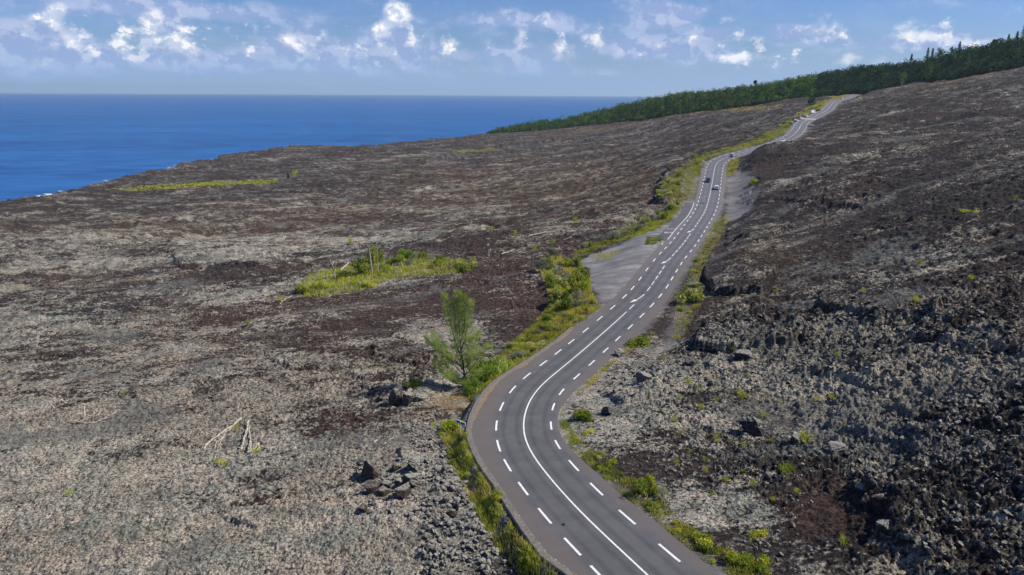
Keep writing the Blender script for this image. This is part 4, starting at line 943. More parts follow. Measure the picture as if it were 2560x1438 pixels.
# ------------------------------------------------------------------ the young casuarina by the bend
x0, y0, z0 = at(1158, 968); root = empty('casuarina_tree', (x0, y0, z0 - .1)); tag(root, 'tall feathery young casuarina standing alone outside the bend', 'tree')
UM = (math.hypot(y0, HC - z0)) / FPX          # metres per photo pixel at the tree
root['height_note'] = 0; del root['height_note']
tm, fm = MB(), None
def tp(px, py, dep=0.): return np.array([(px - 1158) * UM, dep, (968 - py) * UM * 1.06])
LIMB = [([(1158, 968, 0), (1161, 935, 0), (1158, 905, .1), (1153, 870, .2), (1150, 820, .2), (1148, 735, .2)], .17, 12, .30),
        ([(1158, 905, .1), (1150, 880, 0), (1140, 850, -.3), (1128, 800, -.4), (1116, 738, -.5)], .10, 9, .30),
        ([(1153, 880, .1), (1165, 845, .4), (1172, 800, .5), (1181, 758, .5)], .09, 10, .38),
        ([(1152, 860, .1), (1163, 820, .2), (1163, 780, .1), (1160, 742, .0)], .08, 12, .35),
        ([(1150, 860, .0), (1142, 820, .2), (1140, 780, .3), (1137, 762, .3)], .07, 11, .4),
        ([(1160, 925, 0), (1140, 895, -.6), (1112, 865, -.9), (1085, 825, -1.1)], .09, 12, .45),
        ([(1160, 935, 0), (1125, 905, .6), (1095, 880, 1.), (1062, 848, 1.3)], .07, 8, .5),
        ([(1162, 940, 0), (1175, 905, .5), (1185, 870, .9), (1196, 832, 1.)], .08, 12, .4),
        ([(1162, 938, 0), (1180, 915, -.5), (1200, 885, -.8), (1226, 858, -1.)], .08, 13, .35),
        ([(1162, 930, 0), (1176, 890, .2), (1172, 850, .2), (1190, 842, .1)], .05, 10, .4),
        ([(1160, 952, 0), (1140, 935, -.5), (1118, 905, -.9), (1104, 872, -1.2), (1098, 850, -1.3)], .07, 12, .3),
        ([(1160, 960, 0), (1138, 952, -.8), (1115, 930, -1.1), (1088, 890, -1.1)], .06, 11, .3),
        ([(1160, 962, 0), (1150, 950, -.9), (1135, 940, -1.4), (1120, 925, -1.5)], .06, 13, .2),
        ([(1160, 962, 0), (1175, 955, -.6), (1185, 940, -.9), (1200, 920, -.9)], .06, 13, .2)]
tm.tube(np.array([tp(*q) for q in LIMB[0][0]]), [.17, .14, .11, .08, .05, .015], 8); tm.build('trunk', M_bark, root)
for pl, r, spread, bare in LIMB[1:]:
    P_ = np.array([tp(*q) for q in pl]); b_ = MB(); b_.tube(P_, np.linspace(r, .015, len(P_)), 6); b_.build('limb', M_bark, root)
for li, (pl, r, spread, bare) in enumerate(LIMB):
    P_ = np.array([tp(*q) for q in pl]); L_ = np.r_[0, np.cumsum(np.linalg.norm(np.diff(P_, axis=0), axis=1))]; n = int(225 * L_[-1] / 5 * spread / 10)
    t = bare * .6 + (1 - bare * .6) * rng.random(n) ** .95; t = np.clip(t, .05, 1); s_ = t * L_[-1]
    c = np.stack([np.interp(s_, L_, P_[:, i]) for i in range(3)], 1)
    env = spread * UM * 1.05 * np.sin(np.pi * np.clip((t - bare * .5) / (1.06 - bare * .5), 0.02, 1)) ** .55
    a = rng.random(n) * 6.283; rr = rng.random(n) ** .8 * env * 1.35; c = c + np.c_[np.cos(a) * rr, np.sin(a) * rr, rr * .3]
    # every tuft is a spray of long thin needles sweeping up and out
    k6 = 6; base = np.repeat(c, k6, 0); d = np.c_[np.cos(a), np.sin(a), np.full(n, 1.5)]; d = np.repeat(d, k6, 0) + rng.standard_normal((n * k6, 3)) * .65
    d /= np.linalg.norm(d, axis=1)[:, None]; L2 = rng.uniform(.3, .65, n * k6)[:, None]; sd_ = np.cross(d, rng.standard_normal((n * k6, 3))); sd_ /= np.linalg.norm(sd_, axis=1)[:, None]; sd_ *= .015
    V = np.stack([base - sd_, base + sd_, base + d * L2], 1).reshape(-1, 3); i = np.arange(n * k6)[:, None] * 3
    ti = np.clip(np.repeat(rng.uniform(.25, .75, n), k6) + rng.uniform(-.15, .15, n * k6), 0, 1)
    obj('foliage', V, [i + np.array([[0, 1, 2]])], M_casu, root, attrs={'tint': np.repeat(ti, 3)})

# ------------------------------------------------------------------ dead wood
def wood_path(mb, pix, r0, r1, lift=.2, wig=.08, hts=None):
    r0 *= .95; r1 *= 1.1
    P_ = []
    for i, q in enumerate(pix):
        x, y, z = at(*q); P_.append((x, y, z + (hts[i] if hts else lift * 1.2)))
    P_ = np.array(P_); t = np.linspace(0, 1, len(P_)); tt = np.linspace(0, 1, len(P_) * 4); Q_ = np.stack([np.interp(tt, t, P_[:, i]) for i in range(3)], 1)
    Q_[1:-1] += rng.standard_normal((len(Q_) - 2, 3)) * wig * .5; mb.tube(Q_, np.interp(tt, [0, 1], [r0, r1]), 6)
    for _ in range(int(1 + 4. * np.linalg.norm(Q_[-1] - Q_[0]) / 2)):
        i = random.randrange(len(Q_)); d = rng.standard_normal(3) * (.5, .5, .25) + (0, 0, .1); l = random.uniform(.3, .9)
        mb.tube([Q_[i], Q_[i] + d * l * .5, Q_[i] + d * l + rng.standard_normal(3) * .08], [r0 * .35, r0 * .25, .012], 4)
    return Q_


def fallen(label, paths, name='fallen_log', cat='dead tree'):
    mb = MB()
    for p_ in paths: wood_path(mb, *p_)
    return tag(mb.build(name, M_dead), label, cat)


fallen('long forked dead trunk lying on pale lichen, its branch ends in moss', [([(603, 1052), (585, 1070), (560, 1090), (530, 1112), (510, 1128)], .17, .09, .35), ([(510, 1128), (490, 1136), (472, 1142)], .06, .03, .1), ([(582, 1074), (565, 1092), (553, 1108), (541, 1114), (538, 1130)], .09, .04, .25),
        ([(565, 1095), (548, 1118), (542, 1135), (536, 1155)], .06, .03, .2), ([(545, 1130), (545, 1150)], .04, .02, .1), ([(516, 1120), (512, 1130)], .04, .02, .1)])
fallen('splayed bundle of bare dead branches right of the long fallen trunk', [([(623, 1066), (618, 1090), (610, 1115), (604, 1135)], .16, .1, .5), ([(624, 1080), (627, 1110), (621, 1132)], .09, .06, .35), ([(629, 1110), (626, 1134)], .10, .08, .3), ([(647, 1116), (634, 1130), (619, 1142)], .15, .10, .35),
        ([(649, 1126), (640, 1136), (627, 1150)], .09, .05, .2), ([(627, 1148), (610, 1148), (597, 1145)], .07, .05, .15), ([(596, 1144), (588, 1136), (568, 1138)], .05, .03, .1), ([(600, 1140), (590, 1125), (583, 1135)], .05, .03, .2), ([(638, 1120), (644, 1128)], .06, .04, .5)], 'dead_branches')
fallen('small dead tree with a curved trunk and two upright stubs at the far left', [([(192, 1058), (215, 1062), (240, 1058), (268, 1049)], .12, .07, .2), ([(213, 1050), (215, 1040)], .1, .08, .6, .03, [.2, 1.4]), ([(245, 1048), (252, 1036)], .08, .04, .4), ([(188, 1056), (190, 1052)], .06, .04, .2)])
fallen('straight white trunk lying left of the plant island', [([(582, 763), (605, 760), (630, 757), (662, 759)], .24, .2, .45), ([(600, 760), (612, 752)], .1, .06, .4)])
fallen('pale log leaning out of the left end of the plant island', [([(843, 698), (855, 688), (873, 676)], .22, .16, .6, .02, [.2, 1.3, 2.2])], 'leaning_log')
fallen('long thin curved dead trunk on the lava behind the lay-by', [([(1322, 595), (1345, 590), (1365, 586), (1388, 584), (1392, 594)], .2, .13, .6), ([(1328, 594), (1322, 590)], .07, .05, .3)])
fallen('arched dead branch right of the long thin trunk', [([(1430, 586), (1440, 582), (1450, 583), (1462, 590)], .14, .08, .6), ([(1410, 602), (1425, 598), (1436, 592)], .08, .06, .3)], 'dead_branch')
fallen('short white log on dark red lava right of the plant island', [([(1254, 640), (1268, 635), (1280, 632)], .22, .14, .5)])
fallen('thin pale stick lying at the right end of the plant island', [([(1170, 650), (1195, 652), (1222, 651)], .12, .08, .35)], 'stick', 'stick')
fallen('thin white stick along the lower left edge of the plant island', [([(822, 748), (830, 742), (850, 741), (868, 737)], .08, .04, .3)], 'stick', 'stick')
fallen('leaning pale stick beyond the left tip of the plant island', [([(700, 765), (715, 750), (730, 745)], .1, .05, .3)], 'stick', 'stick')
fallen('pale log lying along the lower right edge of the plant island', [([(1108, 690), (1135, 692), (1155, 690)], .12, .08, .3)], 'fallen_log', 'log')
fallen('thin straight stick on lichen below the upright rock', [([(962, 1119), (985, 1100)], .07, .04, .15)], 'stick', 'stick')
fallen('short thick stick left of the thin straight one', [([(936, 1118), (943, 1108)], .09, .06, .15)], 'stick', 'stick')


def standing(px, py, htop, label, forks):
    x, y, z = at(px, py); u_m = math.hypot(y, HC - z) / FPX; mb = MB()
    for pl, r0, r1 in forks:
        P_ = np.array([(x + dx * u_m, y + .1 * math.sin(dx), z - .3 + dy * u_m) for dx, dy in pl]); mb.tube(P_, np.linspace(r0, r1, len(P_)), 7)
    tag(mb.build('dead_tree', M_dead), label, 'dead tree')


standing(931, 690, 70, 'tallest bare white trunk standing in the plant island', [([(0, 0), (-2, 35), (-4, 62), (-9, 82)], .26, .10), ([(-4, 60), (-1, 78)], .1, .05), ([(-1, 50), (-12, 62)], .05, .03)])
standing(838, 705, 60, 'forked bare white tree at the left end of the plant island', [([(0, 0), (0, 25), (-3, 42), (-9, 60)], .22, .07), ([(-1, 30), (3, 45), (8, 54)], .12, .05), ([(-3, 35), (-12, 44)], .05, .03), ([(-8, 56), (-10, 68)], .05, .03)])
standing(945, 690, 70, 'second bare trunk with leaves clinging, right of the tallest one', [([(0, 0), (1, 35), (2, 68)], .16, .07)])
standing(1022, 668, 20, 'slanting bare trunk in the right half of the plant island', [([(-18, -4), (-4, 10), (6, 22)], .18, .09)])
standing(1130, 688, 20, 'short bare stub at the right end of the plant island', [([(0, 0), (4, 10)], .28, .16)])
standing(1220, 642, 16, 'lone white stub with a green tuft right of the plant island', [([(0, 0), (3, 11)], .3, .16)])

# ------------------------------------------------------------------ rocks
def stonemat(name, c1, c2, lich):
    m_, kk, b = bsdf(name, .93, .15); pos = kk.node('ShaderNodeNewGeometry'); n = kk.noise(pos.outputs['Position'], 3.2, 7, .75); n2 = kk.noise(pos.outputs['Position'], 8, 5, .7)
    nz = kk.node('ShaderNodeSeparateXYZ'); kk.l.new(pos.outputs['Normal'], nz.inputs[0])
    f = kk.mr(kk.m('ADD', kk.m('MULTIPLY', nz.outputs[2], .30), kk.m('ADD', n2, lich)), .62, .80)
    kk.put(b.inputs['Base Color'], kk.mix(f, kk.mix(kk.mr(n, .35, .65), c1, c2), kk.mix(n, (.17, .17, .15), (.36, .34, .29))))
    bm = kk.node('ShaderNodeBump'); bm.inputs['Distance'].default_value = .08; kk.put(bm.inputs['Height'], n); kk.l.new(bm.outputs[0], b.inputs['Normal']); return m_


M_rockb = stonemat('brown_rock', (.035, .026, .023), (.09, .066, .056), -.03); M_rockg = stonemat('lichen_rock', (.045, .038, .034), (.10, .085, .075), .05); M_rockd = stonemat('dark_rock', (.018, .017, .02), (.045, .042, .045), -.02)


def ico(sub):
    import bmesh
    bm = bmesh.new(); bmesh.ops.create_icosphere(bm, subdivisions=sub, radius=1); V = np.array([v.co[:] for v in bm.verts]); F = np.array([[v.index for v in f.verts] for f in bm.faces]); bm.free(); return V, F


IV1, IF1 = ico(1); IV2, IF2 = ico(2); IV3, IF3 = ico(4)


def facet(V, nplanes, rg, dmin=.55, dmax=.95):
    n = rg.standard_normal((nplanes, 3)); n /= np.linalg.norm(n, axis=1)[:, None]; d = rg.uniform(dmin, dmax, nplanes)
    q = V @ n.T; r = np.where(q > 1e-3, d / np.maximum(q, 1e-3), 9).min(1); return V * np.minimum(r, 1.1)[:, None]


def boulder(px, py, wpx, hpx, mat, label, seed, rz=0., tilt=0., sink=.18, dmin=.5, lumpy=0.):
    x, y, z = at(px, py + hpx * .42); rg = np.random.default_rng(seed); um = 1.15 * math.hypot(y, HC - z) / FPX; V = facet(IV3, 13, rg, dmin, .85); 
    V = V + IV3 * ((.035 + lumpy) * (vnoise(IV3[:, 0] * 3 + 5 + seed, IV3[:, 1] * 3 + IV3[:, 2] * 2, 1., 51) + .6 * vnoise(IV3[:, 0] * 7 + seed, IV3[:, 2] * 7 + IV3[:, 1] * 3, 1., 52)))[:, None]
    V /= np.abs(V).max(0); w_ = wpx * um / 2; h_ = hpx * um / 2 * 1.1; V = V * (w_, w_ * .85, h_)
    c, s = math.cos(tilt), math.sin(tilt); V = np.c_[V[:, 0] * c + V[:, 2] * s, V[:, 1], -V[:, 0] * s + V[:, 2] * c]; V[:, 2] += h_ * (1 - sink * 2)
    me = mesh('boulder', V, IF3, mat); o = bpy.data.objects.new('boulder', me); o.location = (x, y, z); o.rotation_euler = (0, 0, rz); link(o); return tag(o, label, 'boulder')


BO = [(928, 1180, 46, 44, M_rockb, 'large angular brown boulder, uppermost of the group on pale lichen'), (930, 1222, 40, 34, M_rockb, 'broken brown boulder just below the large angular one'), (960, 1232, 28, 22, M_rockb, 'small flat grey-brown block beside the broken boulder'),
      (1012, 1228, 44, 38, M_rockb, 'pale-topped square boulder right of the broken boulder'), (1028, 1205, 44, 34, M_rockg, 'lichen-covered boulder behind the pale-topped one'), (910, 1272, 24, 22, M_rockb, 'single small boulder below the group on the left'), (965, 1212, 26, 30, M_rockg, 'lichened stone between the broken and pale-topped boulders'),
      (993, 985, 36, 66, M_rockg, 'tall upright slab of grey rock throwing a black shadow'), (1020, 1000, 30, 30, M_rockg, 'rounded grey rock leaning against the tall slab'), (1048, 995, 34, 22, M_rockg, 'low grey rock at the right foot of the tall slab'),
      (990, 1168, 24, 24, M_rockb, 'dark round stone on lichen above the pale-topped boulder'), (1040, 1160, 36, 26, M_rockg, 'grey rock above the rubble near the ditch'), (1117, 1252, 24, 22, M_rockb, 'brown squared stone topping the rubble pile'), (1128, 1284, 22, 32, M_rockb, 'upright brown stone in the middle of the rubble pile'),
      (1118, 1300, 26, 20, M_rockb, 'pointed pink-brown stone low in the rubble pile'), (1092, 1308, 22, 24, M_rockg, 'grey pointed stone at the left of the rubble pile'), (1120, 1176, 26, 20, M_rockb, 'dark stone near the ditch above the rubble pile'), (1142, 1268, 18, 26, M_rockb, 'slim stone at the right of the rubble pile'), (1140, 1242, 16, 16, M_rockb, 'small stone at the top right of the rubble pile'), (1178, 1320, 16, 20, M_rockg, 'white-topped stone beside the ditch plants'),
      (1882, 1068, 64, 46, M_rockd, 'big black lava block with a deep shadow on the reddish hollow'), (1985, 1108, 34, 24, M_rockg, 'grey lichened block right of the reddish hollow'), (2090, 1128, 40, 24, M_rockg, 'pale flat-topped block on the dark slope'), (1727, 910, 26, 20, M_rockg, 'round grey boulder above the pale lichen mound'),
      (2152, 1232, 34, 18, M_rockg, 'long pale block at the lip of the deep shadow'), (1760, 690, 22, 50, M_rockd, 'jagged black rock at the edge of the right shoulder'), (1775, 715, 26, 34, M_rockd, 'jagged black rock below the first one on the shoulder edge'), (1858, 893, 44, 22, M_rockd, 'low rounded block on the dark rough lava'), (1492, 892, 0, 0, M_rockg, ''), (1548, 882, 26, 18, M_rockg, 'pale lump of rock beside the asphalt above the bend'), (1985, 590, 0, 0, M_rockd, ''),
      (2210, 1330, 40, 26, M_rockg, 'grey block on the right plateau by the lower red soil'), (1520, 1028, 30, 24, M_rockd, 'dark rock inside the bend under the lichen mound'), (1610, 950, 40, 30, M_rockg, 'craggy rock crowning the lichen mound')]
for i, (px, py, w_, h_, m_, lb) in enumerate(BO):
    if lb: boulder(px, py, w_, h_, m_, lb, 300 + i, rz=rng.uniform(-.6, .6), tilt=rng.uniform(-.25, .25) if h_ < w_ * 1.3 else .12, lumpy=.05 if m_ is not M_rockb else 0.)


def rubble(polys, n, r0, r1, mat, label, seed, avoid=.5):
    rg = np.random.default_rng(seed); protos = [facet(IV2, 9, rg, .34, .9) for _ in range(12)]; P_ = []; 
    Ws = [np.array([at(*q)[:2] for q in p_]) for p_ in polys]; ar = np.array([area(p_) for p_ in Ws]); 
    for p_, k_ in zip(Ws, (n * ar / ar.sum()).astype(int)): P_.append(sample_poly(p_, k_, .6))
    q = np.concatenate(P_); s, off, yf = road_coord(q[:, 0], q[:, 1]); ne = np.where(off < 0, -off + off_l(s), off - off_r(s)); q = q[ne > avoid]
    r = r0 * (r1 / r0) ** (rg.random(len(q)) ** 2.2); z = height(q[:, 0], q[:, 1]); mb = MB(); VV = []; 
    for (x, y), rr, zz in zip(q, r, z):
        V = protos[rg.integers(12)] * rg.uniform(.65, 1.1, 3) * rr; a = rg.uniform(0, 6.28); c, s = math.cos(a), math.sin(a); b2 = rg.uniform(-.7, .7); c2, s2 = math.cos(b2), math.sin(b2)
        V = np.c_[V[:, 0] * c - V[:, 1] * s, V[:, 0] * s + V[:, 1] * c, V[:, 2]]; V = np.c_[V[:, 0] * c2 + V[:, 2] * s2, V[:, 1], -V[:, 0] * s2 + V[:, 2] * c2]; VV.append(V + (x, y, zz + rr * .35))
    V = np.concatenate(VV); F = (np.arange(len(VV))[:, None, None] * len(IV2) + IF2[None]).reshape(-1, 3)
    tag(obj('rubble', V, F, mat), label, 'rubble', kind='stuff')


rubble([[(1080, 1130), (1110, 1120), (1150, 1220), (1200, 1320), (1290, 1440), (1060, 1440), (1050, 1330), (1085, 1250)]], 1300, .10, .48, M_rockg, 'loose grey lava rubble heaped left of the ditch plants', 1)
rubble([[(1000, 1060), (1090, 1020), (1110, 1120), (1080, 1160), (1040, 1140)], [(870, 1150), (1080, 1150), (1080, 1300), (900, 1280)]], 700, .12, .42, M_rockg, 'scattered lichened stones round the brown boulders', 2)
rubble([[(1480, 1000), (1530, 920), (1680, 900), (1800, 920), (2050, 890), (2350, 880), (2560, 900), (2560, 980), (2300, 1010), (2150, 1000), (1900, 960), (1700, 980), (1600, 1010)]], 1100, .10, .5, M_rockg, 'pale lichened blocks strewn across the right-hand lava', 3)
rubble([[(1730, 880), (1760, 820), (1980, 770), (2560, 760), (2560, 880), (2000, 880)], [(2100, 1090), (2300, 1000), (2560, 1010), (2560, 1438), (2350, 1438), (2150, 1250)]], 1300, .12, .55, M_rockd, 'dark broken lava blocks on the right-hand flow', 4)
rubble([[(1440, 1100), (1520, 1010), (1700, 1010), (1980, 1060), (2100, 1200), (2000, 1300), (2050, 1438), (1960, 1438), (1850, 1350), (1650, 1220), (1520, 1150)]], 900, .08, .30, M_rockg, 'small stones scattered over the ground inside the bend', 5)

# ------------------------------------------------------------------ road sign, kilometre stone, small post sign
M_galv = plain('white_post_paint', (.72, .73, .74), .45, .4, .04, .1); M_back = plain('sign_back_blue', (.075, .10, .19), .5, .4, .15)
x, y, z = at(1152, 1092); um = math.hypot(y, HC - z) / FPX
root = empty('road_sign', (x, y, z - .2), R(-38)); tag(root, 'small sign with dark blue back and white frame beside the kerb wall', 'road sign')
H_ = 37 * um * 1.12 + .2; mb = MB(); mb.tube([(0, 0, 0), (0, 0, H_)], .045, 10); mb.build('post', M_galv, root)
mb = MB(); W_ = .75; hh = .42; mb.box((0, .05, H_ - hh / 2), (W_ * 2 - .08, .03, hh - .06)); mb.build('panel', M_back, root)
mb = MB()
for zz in (H_ - .02, H_ - hh + .02): mb.box((0, .045, zz), (W_ * 2, .06, .05))
for xx in (-W_, W_): mb.box((xx, .045, H_ - hh / 2), (.05, .064, hh + .05))
mb.box((0, .025, H_ - hh / 2), (.09, .05, hh - .1)); mb.build('frame', M_galv, root)
M_kmw = plain('white_stone_paint', (.78, .77, .72), .7, .3, .06); M_kmy = plain('ochre_stone_paint', (.62, .46, .20), .7, .3, .1)
x, y, z = at(1654, 613); root = empty('kilometre_stone', (x, y, z), R(20)); tag(root, 'white rounded kilometre stone with an ochre cap in the grass island', 'milestone')
def halfround(w_, d, z0, z1, arch, n=8):
    pr = [(-w_ / 2, z0), (w_ / 2, z0), (w_ / 2, z1)] + ([(w_ / 2 * math.cos(t), z1 + w_ / 2 * math.sin(t)) for t in np.linspace(0, np.pi, n + 2)[1:-1]] if arch else []) + [(-w_ / 2, z1)]
    V = [(a, -d / 2, b_) for a, b_ in pr] + [(a, d / 2, b_) for a, b_ in pr]; m_ = len(pr); mb = MB(); mb.add(V[:m_], [list(range(m_))]); mb.add(V[m_:], [list(range(m_))[::-1]]); mb.add(V, [[i, (i + 1) % m_, m_ + (i + 1) % m_, m_ + i][::-1] for i in range(m_)]); return mb
halfround(.62, .40, -.2, .85, False).build('stone', M_kmw, root); halfround(.64, .42, .85, .92, True).build('cap', M_kmy, root)
x, y, z = at(2001, 296); root = empty('road_sign', (x, y, z), 0); tag(root, 'small white sign on a tall post behind the parked cars', 'road sign')
mb = MB(); mb.tube([(0, 0, 0), (0, 0, 4.6)], .06, 8); mb.build('post', M_galv, root); mb = MB(); mb.box((0, -.09, 4.2), (.9, .05, .9)); mb.build('panel', M_galv, root)

# ------------------------------------------------------------------ cars
def paint(name, c, metal=.0, rough=.28):
    m_, kk, b = bsdf(name, rough, .5); b.inputs['Coat Weight'].default_value = .5; b.inputs['Metallic'].default_value = metal; n = kk.noise(kk.node('ShaderNodeTexCoord').outputs['Object'], 3, 3, .5)
    kk.put(b.inputs['Base Color'], kk.mix(n, tuple(v * .93 for v in c), c)); return m_
M_cw = paint('white_car_paint', (.82, .83, .83)); M_cs = paint('silver_car_paint', (.50, .53, .56), .35); M_cd = paint('dark_blue_car_paint', (.03, .035, .05), .2); M_cg = paint('pale_grey_car_paint', (.64, .69, .68))
M_glass = plain('tinted_glass', (.015, .02, .03), .08, .7, .05); M_tyre = plain('tyre_rubber', (.02, .02, .02), .8, .2); M_rim = plain('rim_metal', (.45, .45, .46), .35, .5, .1, .8); M_lampw = plain('lamp_lens', (.75, .76, .75), .2, .6, .03); M_lampr = plain('tail_lens', (.35, .02, .015), .25, .6, .1); M_trim = plain('black_trim', (.02, .02, .022), .6, .3)


def loft(secs, mat, name, parent, closed_ends=True, smooth=False):
    m_ = len(secs[0]); V = np.array(secs).reshape(-1, 3); F = [[i * m_ + j, i * m_ + (j + 1) % m_, (i + 1) * m_ + (j + 1) % m_, (i + 1) * m_ + j] for i in range(len(secs) - 1) for j in range(m_)]
    mb = MB(); mb.add(V, F)
    if closed_ends: mb.add(secs[0], [list(range(m_))[::-1]]); mb.add(secs[-1], [list(range(m_))])
    return mb.build(name, mat, parent, smooth=smooth)


def car(x, y, z, heading, mat, label, kind='hatch', group=None, pitch=0.):
    """heading: direction (x, y) the front points to; front is local +Y."""
    root = empty('car' if kind != 'van' else 'van', (x, y, z), math.atan2(-heading[0], heading[1])); root.rotation_euler[0] = pitch
    tag(root, label, 'car' if kind != 'van' else 'van', group)
    Lc, Wc, Hc = {'hatch': (4.1, 1.76, 1.48), 'saloon': (4.5, 1.8, 1.45), 'suv': (4.5, 1.86, 1.68), 'van': (5.4, 2.0, 2.45)}[kind]
    h2 = Wc / 2
    def sec(yy, zt, wf, zb=.22, zs=.62): return [(-h2 * wf * .93, yy, zb), (h2 * wf * .93, yy, zb), (h2 * wf, yy, zs * .8), (h2 * wf * .98, yy, zt - .08), (h2 * wf * .86, yy, zt), (-h2 * wf * .86, yy, zt), (-h2 * wf * .98, yy, zt - .08), (-h2 * wf, yy, zs * .8)]
    bl = {'hatch': .99, 'suv': 1.08, 'saloon': .97, 'van': 1.15}[kind]; hood = bl - .08
    secs = [sec(-Lc / 2, bl - .22, .90, .34), sec(-Lc / 2 + .12, bl - .03, .96, .24), sec(-Lc / 2 + .7, bl + .02, 1.), sec(-Lc * .1, bl, 1.), sec(Lc * .22, bl - .02, 1.), sec(Lc * .36, hood, .98), sec(Lc / 2 - .15, hood - .18, .93, .24), sec(Lc / 2, hood - .36, .86, .32)]
    loft(secs, mat, 'body', root)
    # cabin: roof in body colour, dark glass band below it
    r0, r1, f1, f0 = {'hatch': (-Lc / 2 + .10, -Lc / 2 + .62, .28, 1.02), 'saloon': (-Lc / 2 + .62, -Lc / 2 + 1.3, .2, .98), 'suv': (-Lc / 2 + .08, -Lc / 2 + .42, .35, 1.05), 'van': (-Lc / 2 + .06, -Lc / 2 + .14, Lc / 2 - 1.35, Lc / 2 - .75)}[kind]
    def cab(yy, z_, wf): return [(-h2 * wf, yy, z_), (h2 * wf, yy, z_)]
    zr = Hc - .09
    lo = [(-h2 * .93, r0, bl), (h2 * .93, r0, bl), (h2 * .93, f0, bl - .03), (-h2 * .93, f0, bl - .03)]; hi = [(-h2 * .74, r1, zr), (h2 * .74, r1, zr), (h2 * .74, f1, zr), (-h2 * .74, f1, zr)]
    mb = MB(); mb.add(lo + hi, [[0, 1, 5, 4], [1, 2, 6, 5], [2, 3, 7, 6], [3, 0, 4, 7], [4, 5, 6, 7]]); 
    if kind == 'van':
        mb.build('cabin', mat, root); mb = MB(); e = .012
        a, b_, c, d = [np.array(v) for v in (lo[3], lo[2], hi[2], hi[3])]; up_ = np.array([0, .03, .02]); mb.add([a + up_ + (d - a) * .12 + (b_ - a) * .06, b_ + up_ + (c - b_) * .12 - (b_ - a) * .06, c + up_ - (c - b_) * .12 - (c - d) * .06, d + up_ - (d - a) * .12 + (c - d) * .06], [[0, 1, 2, 3]])
        for sg in (-1, 1): mb.box((sg * h2 * .87, f1 - .1, Hc - .75), (.06, .75, .5))
        mb.build('window', M_glass, root)
    else:
        mb.build('window', M_glass, root)
        g_ = .03; top = [(-h2 * .81, r1 - .16, zr - .05), (h2 * .81, r1 - .16, zr - .05), (h2 * .80, f1 + .08, zr - .04), (-h2 * .80, f1 + .08, zr - .04)]; tt = [(-h2 * .70, r1 + .1, Hc), (h2 * .70, r1 + .1, Hc), (h2 * .70, f1 - .2, Hc - .01), (-h2 * .70, f1 - .2, Hc - .01)]
        mb = MB(); mb.add(top + tt, [[0, 1, 5, 4], [1, 2, 6, 5], [2, 3, 7, 6], [3, 0, 4, 7], [4, 5, 6, 7], [3, 2, 1, 0]]); mb.build('roof', mat, root)
        mb = MB()
        for sg in (-1, 1):
            mb.tube([(sg * h2 * .93, r0 + .05, bl), (sg * h2 * .75, r1, zr)], .085, 4); mb.tube([(sg * h2 * .93, f0 - .04, bl - .02), (sg * h2 * .75, f1, zr)], .04, 4); mb.tube([(sg * h2 * .935, -.25, bl), (sg * h2 * .76, -.28, zr)], .035, 4)
        mb.build('pillar', mat, root)
    for sx in (-1, 1):
        for sy in (-Lc / 2 + .78, Lc / 2 - .82):
            mb = MB(); mb.tube([(sx * (h2 - .2), sy, .32), (sx * (h2 + .012), sy, .32)], .32, 18); wh = mb.build('wheel', M_tyre, root)
            mb = MB(); mb.tube([(sx * (h2 + .0), sy, .32), (sx * (h2 + .03), sy, .32)], .2, 14); mb.build('rim', M_rim, wh)
        mb = MB(); mb.box((sx * h2 * .66, Lc / 2 - .03, hood - .40), (.36, .10, .15)); mb.build('headlight', M_lampw, root)
        mb = MB(); mb.box((sx * h2 * .76, -Lc / 2 + .02, bl - .22), (.22, .10, .17)); mb.build('tail_light', M_lampr, root)
        mb = MB(); mb.box((sx * (h2 + .06), f0 - .35, bl + .05), (.16, .1, .12)); mb.build('mirror', mat, root)
    for yy in (Lc / 2 - .0, -Lc / 2 + .0):
        mb = MB(); mb.box((0, yy * 1.0 + (.015 if yy > 0 else -.015), .36), (Wc * .78, .1, .16)); mb.build('bumper', M_trim, root)
    return root


def road_car(px, py, mat, label, away, kind='hatch', off=None, group=None):
    s, o_ = px_s(px, py); o_ = o_ if off is None else off; x, y, z = road_pt(np.array([s]), np.array([o_])); x2, y2, z2 = road_pt(np.array([s + 1.]), np.array([o_]))
    h = (x2[0] - x[0], y2[0] - y[0]); p_ = math.atan2(z2[0] - z[0], math.hypot(*h)); h = h if away else (-h[0], -h[1]); return car(x[0], y[0], z[0] + .005, h, mat, label, kind, group, p_ if away else -p_)


